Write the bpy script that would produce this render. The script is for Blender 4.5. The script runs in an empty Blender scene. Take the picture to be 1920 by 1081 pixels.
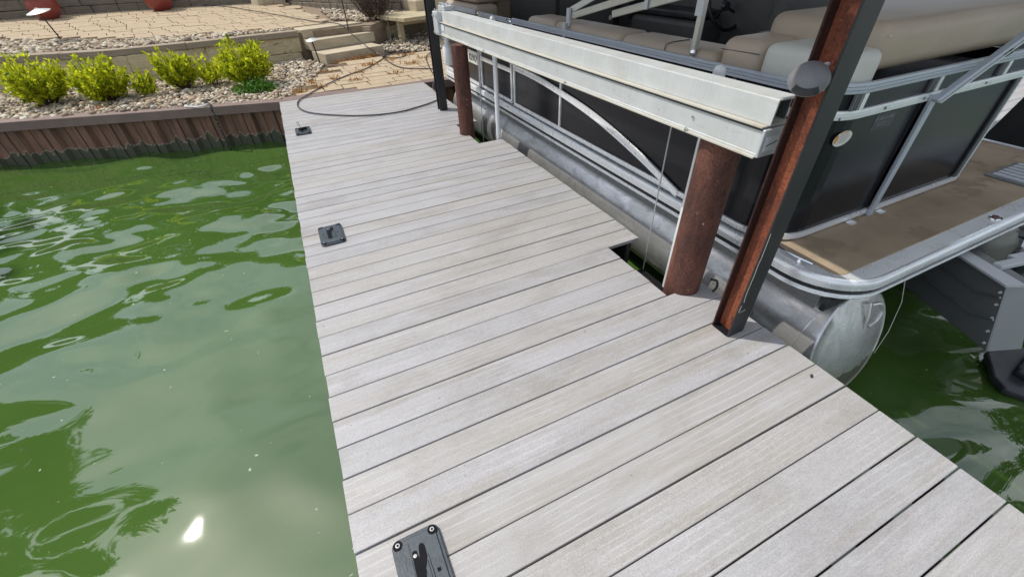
import bpy, bmesh, math, random
import numpy as np
from mathutils import Vector, Matrix, noise

random.seed(7)
RNG = np.random.default_rng(7)
C = bpy.context.scene.collection
SC = bpy.context.scene

# ------------------------------------------------------------------ camera
cam = bpy.data.cameras.new('camera')
cam.sensor_width = 36.0
cam.lens = 36.0 * 790.37 / 1920.0
cam.clip_start = 0.05
cam.clip_end = 400.0
camo = bpy.data.objects.new('camera', cam)
C.objects.link(camo)
camo.matrix_world = Matrix(((0.901, 0.291, -0.322, 0.282),
                            (-0.433, 0.551, -0.713, -3.789),
                            (-0.031, 0.782, 0.622, 1.583),
                            (0, 0, 0, 1)))
_R = Matrix(((0.90082, 0.29100, -0.32215), (-0.43303, 0.55130, -0.71314), (-0.03000, 0.78190, 0.62259))).to_quaternion()
camo.matrix_world = Matrix.Translation((0.2824, -3.7895, 1.5830)) @ _R.to_matrix().to_4x4()
SC.camera = camo

# ------------------------------------------------------------------ world, sun, exposure
SUN_AZ, SUN_EL = math.radians(-50.0), math.radians(57.0)     # azimuth from +Y towards +X
w = bpy.data.worlds.new('World')
SC.world = w
w.use_nodes = True
wn = w.node_tree
bg = wn.nodes['Background']
sky = wn.nodes.new('ShaderNodeTexSky')
sky.sky_type = 'NISHITA'
sky.sun_disc = False
sky.sun_elevation = SUN_EL
sky.sun_rotation = SUN_AZ
sky.air_density = 0.75
sky.dust_density = 1.4
sky.ozone_density = 1.0
def _wm(op, a, b=0.0, vec=False):
    x = wn.nodes.new('ShaderNodeVectorMath' if vec else 'ShaderNodeMath')
    x.operation = op
    for q, v in ((x.inputs[0], a), (x.inputs[1], b)):
        if hasattr(v, 'links'):
            wn.links.new(v, q)
        else:
            q.default_value = v
    return x.outputs[0]
_tc = wn.nodes.new('ShaderNodeTexCoord')
_sp = wn.nodes.new('ShaderNodeSeparateXYZ')
wn.links.new(_tc.outputs['Generated'], _sp.inputs[0])
_den = _wm('ADD', _wm('MAXIMUM', _sp.outputs[2], 0.0), 0.28)
_cb = wn.nodes.new('ShaderNodeCombineXYZ')
wn.links.new(_wm('DIVIDE', _sp.outputs[0], _den), _cb.inputs[0])
wn.links.new(_wm('DIVIDE', _sp.outputs[1], _den), _cb.inputs[1])
_ns = wn.nodes.new('ShaderNodeTexNoise')
_ns.inputs['Scale'].default_value = 1.5
_ns.inputs['Detail'].default_value = 6.0
_ns.inputs['Roughness'].default_value = 0.55
wn.links.new(_cb.outputs[0], _ns.inputs['Vector'])
_cr = wn.nodes.new('ShaderNodeValToRGB')
_cr.color_ramp.elements[0].position = 0.40
_cr.color_ramp.elements[0].color = (0.12, 0.12, 0.12, 1)
_cr.color_ramp.elements[1].position = 0.66
_cr.color_ramp.elements[1].color = (0.8, 0.8, 0.8, 1)
wn.links.new(_ns.outputs['Fac'], _cr.inputs[0])
_mx = wn.nodes.new('ShaderNodeMix')
_mx.data_type = 'RGBA'
wn.links.new(_cr.outputs[0], _mx.inputs[0])
wn.links.new(sky.outputs[0], _mx.inputs[6])
_mx.inputs[7].default_value = (9.5, 9.7, 9.9, 1)          # bright thin cloud
wn.links.new(_mx.outputs[2], bg.inputs[0])
bg.inputs[1].default_value = 0.15
sun = bpy.data.lights.new('sun', 'SUN')
sun.energy = 3.4
sun.angle = math.radians(0.5)
sun.color = (1.0, 0.95, 0.87)
suno = bpy.data.objects.new('sun', sun)
C.objects.link(suno)
sd = Vector((math.sin(SUN_AZ) * math.cos(SUN_EL), math.cos(SUN_AZ) * math.cos(SUN_EL), math.sin(SUN_EL)))
suno.rotation_euler = sd.to_track_quat('Z', 'Y').to_euler()
suno.location = (-6, 5, 12)
SC.view_settings.view_transform = 'Standard'
SC.view_settings.look = 'None'
SC.view_settings.exposure = 0.08
SC.view_settings.gamma = 1.0
SC.view_settings.use_curve_mapping = False
SC.render.engine = 'CYCLES'

# ------------------------------------------------------------------ materials
def new_mat(name):
    m = bpy.data.materials.new(name)
    m.use_nodes = True
    nt = m.node_tree
    return m, nt, nt.nodes['Principled BSDF']

def N(nt, t, **kw):
    n = nt.nodes.new(t)
    for k, v in kw.items():
        if k in n.inputs.keys():
            n.inputs[k].default_value = v
        else:
            setattr(n, k, v)
    return n

def ramp(nt, fac, stops):
    r = nt.nodes.new('ShaderNodeValToRGB')
    el = r.color_ramp.elements
    while len(el) < len(stops):
        el.new(0.5)
    for e, (p, c) in zip(el, stops):
        e.position = p
        e.color = (c[0], c[1], c[2], 1)
    nt.links.new(fac, r.inputs[0])
    return r.outputs[0]

def mixc(nt, a, b, fac, mode='MIX'):
    x = nt.nodes.new('ShaderNodeMix')
    x.data_type = 'RGBA'
    x.blend_type = mode
    for s, v in ((x.inputs[6], a), (x.inputs[7], b), (x.inputs[0], fac)):
        if hasattr(v, 'links'):
            nt.links.new(v, s)
        elif isinstance(v, (int, float)):
            s.default_value = v
        else:
            s.default_value = (v[0], v[1], v[2], 1)
    return x.outputs[2]

def mth(nt, op, a, b=0.0):
    x = nt.nodes.new('ShaderNodeMath')
    x.operation = op
    for s, v in ((x.inputs[0], a), (x.inputs[1], b)):
        if hasattr(v, 'links'):
            nt.links.new(v, s)
        else:
            s.default_value = v
    return x.outputs[0]

def coords(nt, scale=(1, 1, 1), rnd=0.0):
    tc = nt.nodes.new('ShaderNodeTexCoord')
    mp = nt.nodes.new('ShaderNodeMapping')
    mp.inputs['Scale'].default_value = scale
    nt.links.new(tc.outputs['Object'], mp.inputs[0])
    if rnd:
        oi = nt.nodes.new('ShaderNodeObjectInfo')
        nt.links.new(mth(nt, 'MULTIPLY', oi.outputs['Random'], rnd), mp.inputs['Location'])
    return mp.outputs[0]

def noise_tex(nt, vec, scale, detail=4.0, rough=0.55, dist=0.0):
    n = N(nt, 'ShaderNodeTexNoise', Scale=scale, Detail=detail, Roughness=rough, Distortion=dist)
    nt.links.new(vec, n.inputs['Vector'])
    return n.outputs['Fac']

def bump(nt, p, h, strength=0.3, dist=0.01):
    b = N(nt, 'ShaderNodeBump', Strength=strength, Distance=dist)
    nt.links.new(h, b.inputs['Height'])
    nt.links.new(b.outputs[0], p.inputs['Normal'])

def mat_simple(name, c1, c2, rough=0.6, metal=0.0, scale=8.0, stretch=(1, 1, 1), bmp=0.15, bd=0.004, rnd=17.0, spec=0.5, speck=None, coat=0.0):
    m, nt, p = new_mat(name)
    v = coords(nt, stretch, rnd)
    f = noise_tex(nt, v, scale, 6.0, 0.6)
    col = ramp(nt, f, [(0.3, c1), (0.7, c2)])
    if speck:
        s = noise_tex(nt, v, speck[1], 3.0, 0.7)
        sf = ramp(nt, s, [(speck[2], (0, 0, 0)), (speck[2] + 0.06, (1, 1, 1))])
        col = mixc(nt, col, speck[0], sf)
    nt.links.new(col, p.inputs['Base Color'])
    p.inputs['Roughness'].default_value = rough
    p.inputs['Metallic'].default_value = metal
    p.inputs['Specular IOR Level'].default_value = spec
    if coat:
        p.inputs['Coat Weight'].default_value = coat
        p.inputs['Coat Roughness'].default_value = 0.1
    if bmp:
        bump(nt, p, noise_tex(nt, v, scale * 6, 4.0), bmp, bd)
    return m

def mat_plank():
    m, nt, p = new_mat('composite_board')
    oi = nt.nodes.new('ShaderNodeObjectInfo')
    v = coords(nt, (1, 1, 1), 53.0)
    vs = coords(nt, (0.5, 7.0, 1), 53.0)
    vf = coords(nt, (4.0, 60.0, 1), 31.0)
    tone = ramp(nt, oi.outputs['Random'], [(0.0, (0.372, 0.370, 0.382)), (0.35, (0.394, 0.391, 0.405)), (0.6, (0.388, 0.380, 0.378)), (0.8, (0.380, 0.369, 0.358)), (1.0, (0.398, 0.395, 0.403))])
    pat = noise_tex(nt, vs, 1.6, 5.0, 0.6, 0.6)
    col = mixc(nt, tone, (0.322, 0.300, 0.260), ramp(nt, pat, [(0.5, (0, 0, 0)), (0.72, (0.75, 0.75, 0.75))]))
    pat2 = noise_tex(nt, vs, 2.7, 5.0, 0.6, 0.3)
    col = mixc(nt, col, (0.47, 0.46, 0.485), ramp(nt, pat2, [(0.52, (0, 0, 0)), (0.75, (0.7, 0.7, 0.7))]))
    blot = noise_tex(nt, coords(nt, (0.9, 1.6, 1), 53.0), 1.9, 6.0, 0.68, 0.3)
    col = mixc(nt, col, ramp(nt, blot, [(0.3, (0.80, 0.775, 0.74)), (0.5, (1.0, 1.0, 1.0)), (0.75, (1.06, 1.06, 1.075))]), 0.9, 'MULTIPLY')
    # embossed grain: thin lighter lines wandering along the board
    wv = nt.nodes.new('ShaderNodeTexWave')
    wv.wave_type = 'BANDS'
    wv.bands_direction = 'Y'
    wv.inputs['Scale'].default_value = 7.0
    wv.inputs['Distortion'].default_value = 16.0
    wv.inputs['Detail'].default_value = 3.0
    wv.inputs['Detail Scale'].default_value = 0.22
    wv.inputs['Detail Roughness'].default_value = 0.5
    nt.links.new(coords(nt, (0.22, 1.5, 1), 29.0), wv.inputs['Vector'])
    ln = ramp(nt, wv.outputs['Fac'], [(0.86, (0, 0, 0)), (0.97, (1, 1, 1))])
    gm = ramp(nt, noise_tex(nt, v, 2.2, 3.0), [(0.42, (0.05, 0.05, 0.05)), (0.62, (0.75, 0.75, 0.75))])
    lines = mth(nt, 'MULTIPLY', ln, gm)
    col = mixc(nt, col, (0.60, 0.585, 0.56), mth(nt, 'MULTIPLY', lines, 0.42))
    fine = noise_tex(nt, vf, 6.0, 3.0, 0.75)
    grit = noise_tex(nt, v, 260.0, 2.0, 0.8)
    col = mixc(nt, col, ramp(nt, fine, [(0.25, (0.70, 0.70, 0.70)), (0.75, (1.25, 1.25, 1.25))]), 0.40, 'MULTIPLY')
    col = mixc(nt, col, ramp(nt, grit, [(0.3, (0.62, 0.62, 0.62)), (0.7, (1.25, 1.25, 1.25))]), 0.7, 'MULTIPLY')
    dots = noise_tex(nt, v, 34.0, 1.0, 0.5)
    col = mixc(nt, col, (0.10, 0.085, 0.07), ramp(nt, dots, [(0.80, (0, 0, 0)), (0.82, (0.7, 0.7, 0.7))]))
    nt.links.new(col, p.inputs['Base Color'])
    p.inputs['Roughness'].default_value = 0.5
    p.inputs['Specular IOR Level'].default_value = 0.5
    h = mth(nt, 'ADD', mth(nt, 'MULTIPLY', lines, 0.5), mth(nt, 'ADD', mth(nt, 'MULTIPLY', fine, 0.6), mth(nt, 'MULTIPLY', grit, 0.7)))
    bump(nt, p, h, 0.35, 0.002)
    return m

def mat_rust(name, c1, c2, c3, rough=0.7):
    m, nt, p = new_mat(name)
    v = coords(nt, (1, 1, 0.35), 11.0)
    f = noise_tex(nt, v, 9.0, 8.0, 0.65, 0.4)
    g = noise_tex(nt, coords(nt, (1, 1, 0.08), 5.0), 40.0, 4.0, 0.6)
    col = ramp(nt, f, [(0.28, c1), (0.5, c2), (0.74, c3)])
    col = mixc(nt, col, ramp(nt, g, [(0.3, (0.6, 0.6, 0.6)), (0.7, (1.25, 1.2, 1.15))]), 0.6, 'MULTIPLY')
    gr = noise_tex(nt, coords(nt, (1, 1, 1), 3.0), 95.0, 5.0, 0.8)
    col = mixc(nt, col, ramp(nt, gr, [(0.35, (0.40, 0.40, 0.42)), (0.65, (1.45, 1.40, 1.35))]), 0.75, 'MULTIPLY')
    fl = noise_tex(nt, coords(nt, (1, 1, 0.7), 6.0), 21.0, 6.0, 0.75, 0.5)
    col = mixc(nt, col, tuple(x * 1.35 for x in c3), ramp(nt, fl, [(0.60, (0, 0, 0)), (0.66, (0.65, 0.65, 0.65))]))
    col = mixc(nt, col, tuple(x * 0.6 for x in c1), ramp(nt, fl, [(0.34, (0.75, 0.75, 0.75)), (0.40, (0, 0, 0))]))
    sp = noise_tex(nt, coords(nt, (1, 1, 1), 9.0), 26.0, 1.0, 0.5)
    col = mixc(nt, col, (0.42, 0.36, 0.32), ramp(nt, sp, [(0.79, (0, 0, 0)), (0.82, (0.8, 0.8, 0.8))]))
    nt.links.new(col, p.inputs['Base Color'])
    p.inputs['Roughness'].default_value = rough
    p.inputs['Specular IOR Level'].default_value = 0.3
    bump(nt, p, mth(nt, 'ADD', mth(nt, 'ADD', f, fl), mth(nt, 'MULTIPLY', gr, 0.8)), 0.6, 0.004)
    return m

def mat_lift_alu():
    # weathered mill aluminium, streaked with tannin stains that run along and down it
    m, nt, p = new_mat('weathered_aluminium')
    v = coords(nt)
    a = noise_tex(nt, v, 5.0, 6.0, 0.6)
    col = ramp(nt, a, [(0.3, (0.50, 0.515, 0.505)), (0.7, (0.61, 0.63, 0.625))])
    drip = mth(nt, 'MULTIPLY', noise_tex(nt, coords(nt, (1, 34, 1.6)), 2.0, 5.0, 0.7), mth(nt, 'ADD', noise_tex(nt, v, 1.4, 2.0), 0.25))
    col = mixc(nt, col, (0.64, 0.68, 0.70), ramp(nt, drip, [(0.36, (0, 0, 0)), (0.62, (0.6, 0.6, 0.6))]))
    st = noise_tex(nt, coords(nt, (2, 2.2, 14)), 2.6, 5.0, 0.7)
    col = mixc(nt, col, (0.42, 0.36, 0.25), ramp(nt, st, [(0.56, (0, 0, 0)), (0.78, (0.7, 0.7, 0.7))]))
    sp = noise_tex(nt, v, 60.0, 1.0, 0.5)
    col = mixc(nt, col, (0.12, 0.11, 0.09), ramp(nt, sp, [(0.76, (0, 0, 0)), (0.8, (0.7, 0.7, 0.7))]))
    nt.links.new(col, p.inputs['Base Color'])
    p.inputs['Metallic'].default_value = 0.15
    p.inputs['Roughness'].default_value = 0.5
    bump(nt, p, noise_tex(nt, v, 90.0, 3.0), 0.1, 0.002)
    return m

def mat_island(name, cols, rough=0.7, spec=0.3, sub=0.0, hue_noise=0.0, transl=0.0):
    m, nt, p = new_mat(name)
    g = nt.nodes.new('ShaderNodeNewGeometry')
    stops = [(i / max(1, len(cols) - 1), c) for i, c in enumerate(cols)]
    col = ramp(nt, g.outputs['Random Per Island'], stops)
    if hue_noise:
        n = noise_tex(nt, coords(nt), hue_noise, 3.0)
        col = mixc(nt, col, ramp(nt, n, [(0.3, (0.7, 0.7, 0.7)), (0.7, (1.25, 1.25, 1.25))]), 0.7, 'MULTIPLY')
    nt.links.new(col, p.inputs['Base Color'])
    p.inputs['Roughness'].default_value = rough
    p.inputs['Specular IOR Level'].default_value = spec
    if transl:
        tr = nt.nodes.new('ShaderNodeBsdfTranslucent')
        nt.links.new(col, tr.inputs[0])
        mx = nt.nodes.new('ShaderNodeMixShader')
        mx.inputs[0].default_value = transl
        nt.links.new(p.outputs[0], mx.inputs[1])
        nt.links.new(tr.outputs[0], mx.inputs[2])
        nt.links.new(mx.outputs[0], nt.nodes['Material Output'].inputs[0])
    return m

def mat_water():
    m, nt, p = new_mat('algae_green_water')
    v = coords(nt)
    n = noise_tex(nt, v, 0.5, 4.0, 0.5)
    col = ramp(nt, n, [(0.3, (0.047, 0.098, 0.019)), (0.7, (0.060, 0.122, 0.024))])
    fl = noise_tex(nt, v, 26.0, 1.0, 0.5)
    col = mixc(nt, col, (0.5, 0.52, 0.42), ramp(nt, fl, [(0.78, (0, 0, 0)), (0.82, (0.8, 0.8, 0.8))]))
    nt.links.new(col, p.inputs['Base Color'])
    p.inputs['Roughness'].default_value = 0.03
    p.inputs['IOR'].default_value = 2.0
    p.inputs['Specular IOR Level'].default_value = 0.5
    return m

def mat_sheet():
    m, nt, p = new_mat('painted_sheet_pile')
    v = coords(nt)
    a = noise_tex(nt, coords(nt, (1.6, 1.6, 0.22)), 6.0, 7.0, 0.68)
    col = ramp(nt, a, [(0.28, (0.085, 0.052, 0.037)), (0.5, (0.20, 0.108, 0.074)), (0.72, (0.35, 0.18, 0.12))])
    # tide mark: green-grey growth near the water, with a ragged chalky upper edge
    sx = nt.nodes.new('ShaderNodeSeparateXYZ')
    nt.links.new(v, sx.inputs[0])
    e = noise_tex(nt, coords(nt, (1, 1, 0.15)), 9.0, 2.0, 0.5)
    z = mth(nt, 'ADD', sx.outputs[2], mth(nt, 'MULTIPLY', mth(nt, 'SUBTRACT', e, 0.5), 0.35))
    band = ramp(nt, z, [(0.0, (1, 1, 1)), (1.0, (0, 0, 0))])
    lo = mth(nt, 'LESS_THAN', z, 0.14)
    chalk = mth(nt, 'MULTIPLY', mth(nt, 'LESS_THAN', z, 0.155), 0.85)
    col = mixc(nt, col, (0.36, 0.29, 0.23), chalk)
    col = mixc(nt, col, (0.075, 0.08, 0.05), lo)
    nt.links.new(col, p.inputs['Base Color'])
    p.inputs['Roughness'].default_value = 0.8
    bump(nt, p, a, 0.3, 0.006)
    return m

def mat_metal(name, c, rough, metal=1.0, stretch=(1, 1, 1), sc=6.0, dirt=None, bm=0.08):
    m, nt, p = new_mat(name)
    v = coords(nt, stretch)
    a = noise_tex(nt, v, sc, 6.0, 0.65)
    col = ramp(nt, a, [(0.3, tuple(x * 0.92 for x in c)), (0.7, c)])
    if dirt:
        d = noise_tex(nt, coords(nt), 3.3, 7.0, 0.7)
        col = mixc(nt, col, dirt, ramp(nt, d, [(0.56, (0, 0, 0)), (0.75, (0.7, 0.7, 0.7))]))
    nt.links.new(col, p.inputs['Base Color'])
    rr = ramp(nt, a, [(0.3, (rough * 0.85,) * 3), (0.7, (rough * 1.2,) * 3)])
    nt.links.new(rr, p.inputs['Roughness'])
    p.inputs['Metallic'].default_value = metal
    if bm:
        bump(nt, p, noise_tex(nt, v, sc * 7, 3.0), bm, 0.002)
    return m

M = {}
M['plank'] = mat_plank()
M['water'] = mat_water()
M['sheet'] = mat_sheet()
M['cap'] = mat_simple('brown_steel_cap', (0.17, 0.115, 0.10), (0.22, 0.155, 0.135), 0.6, 0, 5, (1, 1, 1), 0.15)
M['rust'] = mat_rust('rusted_pipe_steel', (0.048, 0.029, 0.025), (0.118, 0.051, 0.039), (0.21, 0.090, 0.060))
M['rusth'] = mat_rust('rusted_beam_steel', (0.08, 0.030, 0.022), (0.24, 0.072, 0.038), (0.36, 0.115, 0.055), 0.6)
M['rust_shade'] = mat_rust('shaded_beam_rust', (0.022, 0.012, 0.010), (0.045, 0.020, 0.015), (0.085, 0.032, 0.022), 0.7)  # darker rust copy, the far flange's shade put into its colour
M['blacksteel'] = mat_simple('black_painted_steel', (0.016, 0.016, 0.018), (0.030, 0.029, 0.030), 0.45, 0, 7, (1, 1, 0.4), 0.2, 0.003, speck=((0.22, 0.18, 0.14), 40.0, 0.76))
M['alu'] = mat_lift_alu()
M['galv'] = mat_metal('grey_bracket_metal', (0.58, 0.60, 0.62), 0.5, 0.3, sc=9)
M['boatalu'] = mat_metal('anodised_rail', (0.90, 0.92, 0.93), 0.28, 0.45, sc=5, bm=0.03)
M['railgrey'] = mat_metal('grooved_grey_rail', (0.50, 0.55, 0.61), 0.38, 0.3, sc=5, bm=0.03)
M['pontoon'] = mat_metal('pontoon_aluminium', (0.76, 0.755, 0.74), 0.36, 0.66, (1, 0.35, 1), 5.0, (0.42, 0.42, 0.41), 0.10)
def mat_pontoon():
    m, nt, p = new_mat('bare_pontoon_aluminium')
    v = coords(nt)
    a = noise_tex(nt, coords(nt, (1, 0.5, 1)), 9.0, 8.0, 0.72, 0.6)
    col = ramp(nt, a, [(0.32, (0.50, 0.50, 0.49)), (0.55, (0.74, 0.735, 0.72)), (0.72, (0.86, 0.85, 0.83))])
    g = noise_tex(nt, v, 120.0, 3.0, 0.8)
    col = mixc(nt, col, ramp(nt, g, [(0.35, (0.72, 0.72, 0.72)), (0.65, (1.12, 1.12, 1.12))]), 0.5, 'MULTIPLY')
    sp = noise_tex(nt, v, 30.0, 4.0, 0.7)
    zone = noise_tex(nt, v, 2.6, 3.0, 0.5)
    col = mixc(nt, col, (0.10, 0.095, 0.085), mth(nt, 'MULTIPLY', ramp(nt, sp, [(0.62, (0, 0, 0)), (0.68, (0.9, 0.9, 0.9))]), ramp(nt, zone, [(0.5, (0, 0, 0)), (0.62, (1, 1, 1))])))
    sx = nt.nodes.new('ShaderNodeSeparateXYZ')
    nt.links.new(v, sx.inputs[0])
    low = mth(nt, 'ADD', sx.outputs[2], mth(nt, 'MULTIPLY', mth(nt, 'SUBTRACT', a, 0.5), 0.18))
    col = mixc(nt, col, (0.20, 0.19, 0.14), mth(nt, 'MULTIPLY', mth(nt, 'LESS_THAN', low, -0.62), 0.8))
    nt.links.new(col, p.inputs['Base Color'])
    nt.links.new(ramp(nt, a, [(0.3, (0.46, 0.46, 0.46)), (0.7, (0.24, 0.24, 0.24))]), p.inputs['Roughness'])
    p.inputs['Metallic'].default_value = 0.72
    bump(nt, p, mth(nt, 'ADD', noise_tex(nt, v, 3.0, 2.0), mth(nt, 'MULTIPLY', g, 0.06)), 0.25, 0.02)
    return m
M['pontoon'] = mat_pontoon()
M['chrome'] = mat_metal('polished_chrome', (0.8, 0.8, 0.82), 0.08, 1.0, bm=0)
M['panel'] = mat_simple('black_fence_skin', (0.010, 0.011, 0.014), (0.017, 0.018, 0.022), 0.2, 0, 2.5, (1, 1, 1), 0.02, 0.002, spec=0.24)
M['insert'] = mat_simple('black_rubber_insert', (0.012, 0.012, 0.013), (0.02, 0.02, 0.02), 0.5, 0)
M['vinyl'] = mat_simple('taupe_vinyl', (0.41, 0.335, 0.25), (0.47, 0.385, 0.295), 0.45, 0, 2.4, (1, 1, 1), 0.35, 0.012, spec=0.4)
M['vinylgrey'] = mat_simple('pale_grey_vinyl', (0.56, 0.56, 0.50), (0.62, 0.62, 0.56), 0.42, 0, 3, (1, 1, 1), 0.1, 0.003)
M['vinyldark'] = mat_simple('charcoal_vinyl', (0.075, 0.072, 0.07), (0.10, 0.096, 0.09), 0.5, 0, 3)
M['carpet'] = mat_simple('brown_marine_carpet', (0.27, 0.208, 0.142), (0.40, 0.318, 0.228), 0.95, 0, 2.2, (1, 1, 1), 0.7, 0.006, spec=0.1, speck=((0.265, 0.205, 0.142), 3.0, 0.54))
M['pvc'] = mat_simple('white_pvc', (0.76, 0.77, 0.77), (0.83, 0.84, 0.84), 0.4, 0, 4, (1, 1, 0.3), 0.05, speck=((0.55, 0.50, 0.42), 14.0, 0.72))
M['capgrey'] = mat_simple('grey_dome_plastic', (0.11, 0.11, 0.115), (0.20, 0.20, 0.205), 0.5, 0, 9, (1, 1, 1), 0.12, spec=0.3)
M['blackplastic'] = mat_simple('black_nylon', (0.030, 0.042, 0.053), (0.055, 0.074, 0.090), 0.42, 0, 20, (1, 1, 1), 0.3, 0.002, spec=0.5)
M['blackdeep'] = mat_simple('black_nylon_recess', (0.008, 0.009, 0.011), (0.012, 0.012, 0.015), 0.7, 0, 20, spec=0.1)
M['steel'] = mat_metal('stainless_screw', (0.75, 0.73, 0.70), 0.2, 1.0, bm=0)
M['hose'] = mat_simple('black_rubber_hose', (0.02, 0.021, 0.023), (0.05, 0.052, 0.055), 0.3, 0, 30, spec=0.6)
M['paver'] = mat_simple('tan_paver', (0.34, 0.265, 0.17), (0.49, 0.39, 0.265), 0.85, 0, 5, (1, 1, 1), 0.5, 0.006, rnd=71, speck=((0.27, 0.21, 0.15), 30.0, 0.62))
M['block'] = mat_simple('tan_wall_block', (0.46, 0.38, 0.225), (0.62, 0.53, 0.345), 0.9, 0, 4, (1, 1, 1), 0.8, 0.012, rnd=37, speck=((0.20, 0.15, 0.09), 7.0, 0.62))
M['capstone'] = mat_simple('brown_cap_stone', (0.25, 0.20, 0.145), (0.36, 0.30, 0.22), 0.9, 0, 4, (1, 1, 1), 0.8, 0.01, rnd=37)
M['step'] = mat_simple('weathered_step_stone', (0.38, 0.32, 0.22), (0.52, 0.45, 0.33), 0.9, 0, 3.5, (1, 1, 0.5), 0.8, 0.012, rnd=21, speck=((0.20, 0.15, 0.08), 8.0, 0.66))
M['darkblock'] = mat_simple('grey_brown_wall_block', (0.15, 0.125, 0.095), (0.24, 0.20, 0.155), 0.9, 0, 4, (1, 1, 1), 0.8, 0.012, rnd=37)
M['gravel'] = mat_island('river_gravel', [(0.50, 0.42, 0.29), (0.16, 0.115, 0.08), (0.66, 0.60, 0.48), (0.24, 0.175, 0.12), (0.56, 0.47, 0.33), (0.34, 0.26, 0.17), (0.70, 0.65, 0.55), (0.09, 0.07, 0.055), (0.46, 0.34, 0.22)], 0.75, 0.3)
M['soil'] = mat_simple('dark_soil', (0.06, 0.045, 0.032), (0.10, 0.08, 0.06), 0.95, 0, 8, (1, 1, 1), 0.6, 0.02)
M['sandjoint'] = mat_simple('pale_sand_joint', (0.20, 0.15, 0.10), (0.28, 0.215, 0.15), 0.95, 0, 12, (1, 1, 1), 0.6, 0.01)
M['joint'] = mat_simple('sandy_joint', (0.10, 0.070, 0.042), (0.17, 0.12, 0.075), 0.95, 0, 12, (1, 1, 1), 0.6, 0.01)
M['shrub'] = mat_island('yellow_green_leaf', [(0.76, 0.77, 0.03), (0.55, 0.64, 0.02), (0.85, 0.84, 0.05), (0.22, 0.32, 0.016), (0.66, 0.66, 0.028), (0.10, 0.17, 0.012), (0.55, 0.58, 0.02)], 0.45, 0.35, transl=0.6)
M['weed'] = mat_island('green_weed_leaf', [(0.06, 0.17, 0.015), (0.10, 0.25, 0.02), (0.04, 0.11, 0.012)], 0.5, 0.3, transl=0.3)
M['dryweed'] = mat_island('dry_orange_weed', [(0.42, 0.19, 0.045), (0.33, 0.13, 0.03), (0.50, 0.30, 0.08), (0.26, 0.10, 0.03)], 0.7, 0.2, transl=0.2)
M['barberry'] = mat_island('dark_purple_leaf', [(0.045, 0.020, 0.022), (0.025, 0.016, 0.015), (0.08, 0.04, 0.04), (0.03, 0.03, 0.02)], 0.5, 0.3)
M['treeleaf'] = mat_island('tree_leaf', [(0.045, 0.085, 0.015), (0.07, 0.12, 0.02), (0.03, 0.06, 0.012), (0.09, 0.14, 0.03)], 0.5, 0.3, transl=0.3)
M['bark'] = mat_simple('bark', (0.07, 0.05, 0.035), (0.13, 0.10, 0.075), 0.9, 0, 9, (1, 1, 0.2), 0.8, 0.02)
M['stem'] = mat_simple('shrub_stem', (0.06, 0.042, 0.026), (0.11, 0.08, 0.05), 0.8, 0, 9)
M['terracotta'] = mat_simple('glazed_red_pot', (0.20, 0.032, 0.024), (0.27, 0.05, 0.036), 0.4, 0, 4, spec=0.5)
M['wood'] = mat_simple('weathered_bench_wood', (0.36, 0.30, 0.18), (0.50, 0.43, 0.28), 0.8, 0, 4, (1, 6, 6), 0.5, 0.004, speck=((0.14, 0.11, 0.06), 16.0, 0.64))
M['white'] = mat_simple('white_enamel', (0.68, 0.69, 0.68), (0.76, 0.77, 0.76), 0.35, 0, 4, (1, 1, 1), 0.05)
M['lampmetal'] = mat_metal('pale_lamp_shade', (0.62, 0.62, 0.60), 0.4, 0.5)
M['grass'] = mat_simple('far_lawn', (0.10, 0.12, 0.035), (0.17, 0.18, 0.07), 0.95, 0, 3, (1, 1, 1), 0.6, 0.02)
M['ground'] = mat_simple('bare_ground', (0.12, 0.10, 0.06), (0.18, 0.15, 0.10), 0.95, 0, 3, (1, 1, 1), 0.6, 0.02)
M['plate'] = mat_simple('pale_plate', (0.66, 0.64, 0.56), (0.74, 0.72, 0.66), 0.5, 0, 6)
M['ink'] = mat_simple('black_ink', (0.015, 0.015, 0.015), (0.02, 0.02, 0.02), 0.6, 0, 6)
M['silverink'] = mat_simple('silver_ink', (0.20, 0.21, 0.22), (0.26, 0.27, 0.28), 0.5, 0.3, 30)
M['greyprint'] = mat_simple('grey_print', (0.30, 0.31, 0.31), (0.38, 0.38, 0.38), 0.6, 0, 30)
M['orange'] = mat_simple('orange_print', (0.55, 0.25, 0.05), (0.62, 0.30, 0.08), 0.6, 0, 10)
M['sticker'] = mat_simple('white_label', (0.62, 0.65, 0.68), (0.68, 0.71, 0.74), 0.45, 0, 6)
M['lens'] = mat_simple('dark_red_lens', (0.07, 0.02, 0.025), (0.11, 0.04, 0.045), 0.2, 0, 6)
M['canvas'] = mat_simple('canopy_fabric', (0.26, 0.25, 0.23), (0.30, 0.29, 0.27), 0.9, 0, 5)
M['darkmetal'] = mat_metal('dull_dark_aluminium', (0.22, 0.23, 0.235), 0.45, 0.6, (1, 1, 1), 5, (0.12, 0.12, 0.12))
M['podmetal'] = mat_metal('tarnished_pod_aluminium', (0.24, 0.25, 0.25), 0.42, 0.55, (1, 2.5, 6), 5, (0.075, 0.08, 0.078), 0.2)
M['alustain'] = mat_metal('tannin_stained_aluminium', (0.57, 0.55, 0.48), 0.55, 0.15, (3, 1, 1), 7, (0.42, 0.34, 0.21))
M['motorblack'] = mat_simple('motor_black_paint', (0.018, 0.02, 0.025), (0.045, 0.048, 0.055), 0.35, 0, 9, (1, 1, 1), 0.2, 0.004, speck=((0.22, 0.22, 0.22), 10.0, 0.70))
M['motorgrey'] = mat_simple('dull_grey_casting', (0.17, 0.17, 0.15), (0.24, 0.24, 0.21), 0.55, 0.2, 6)
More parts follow.
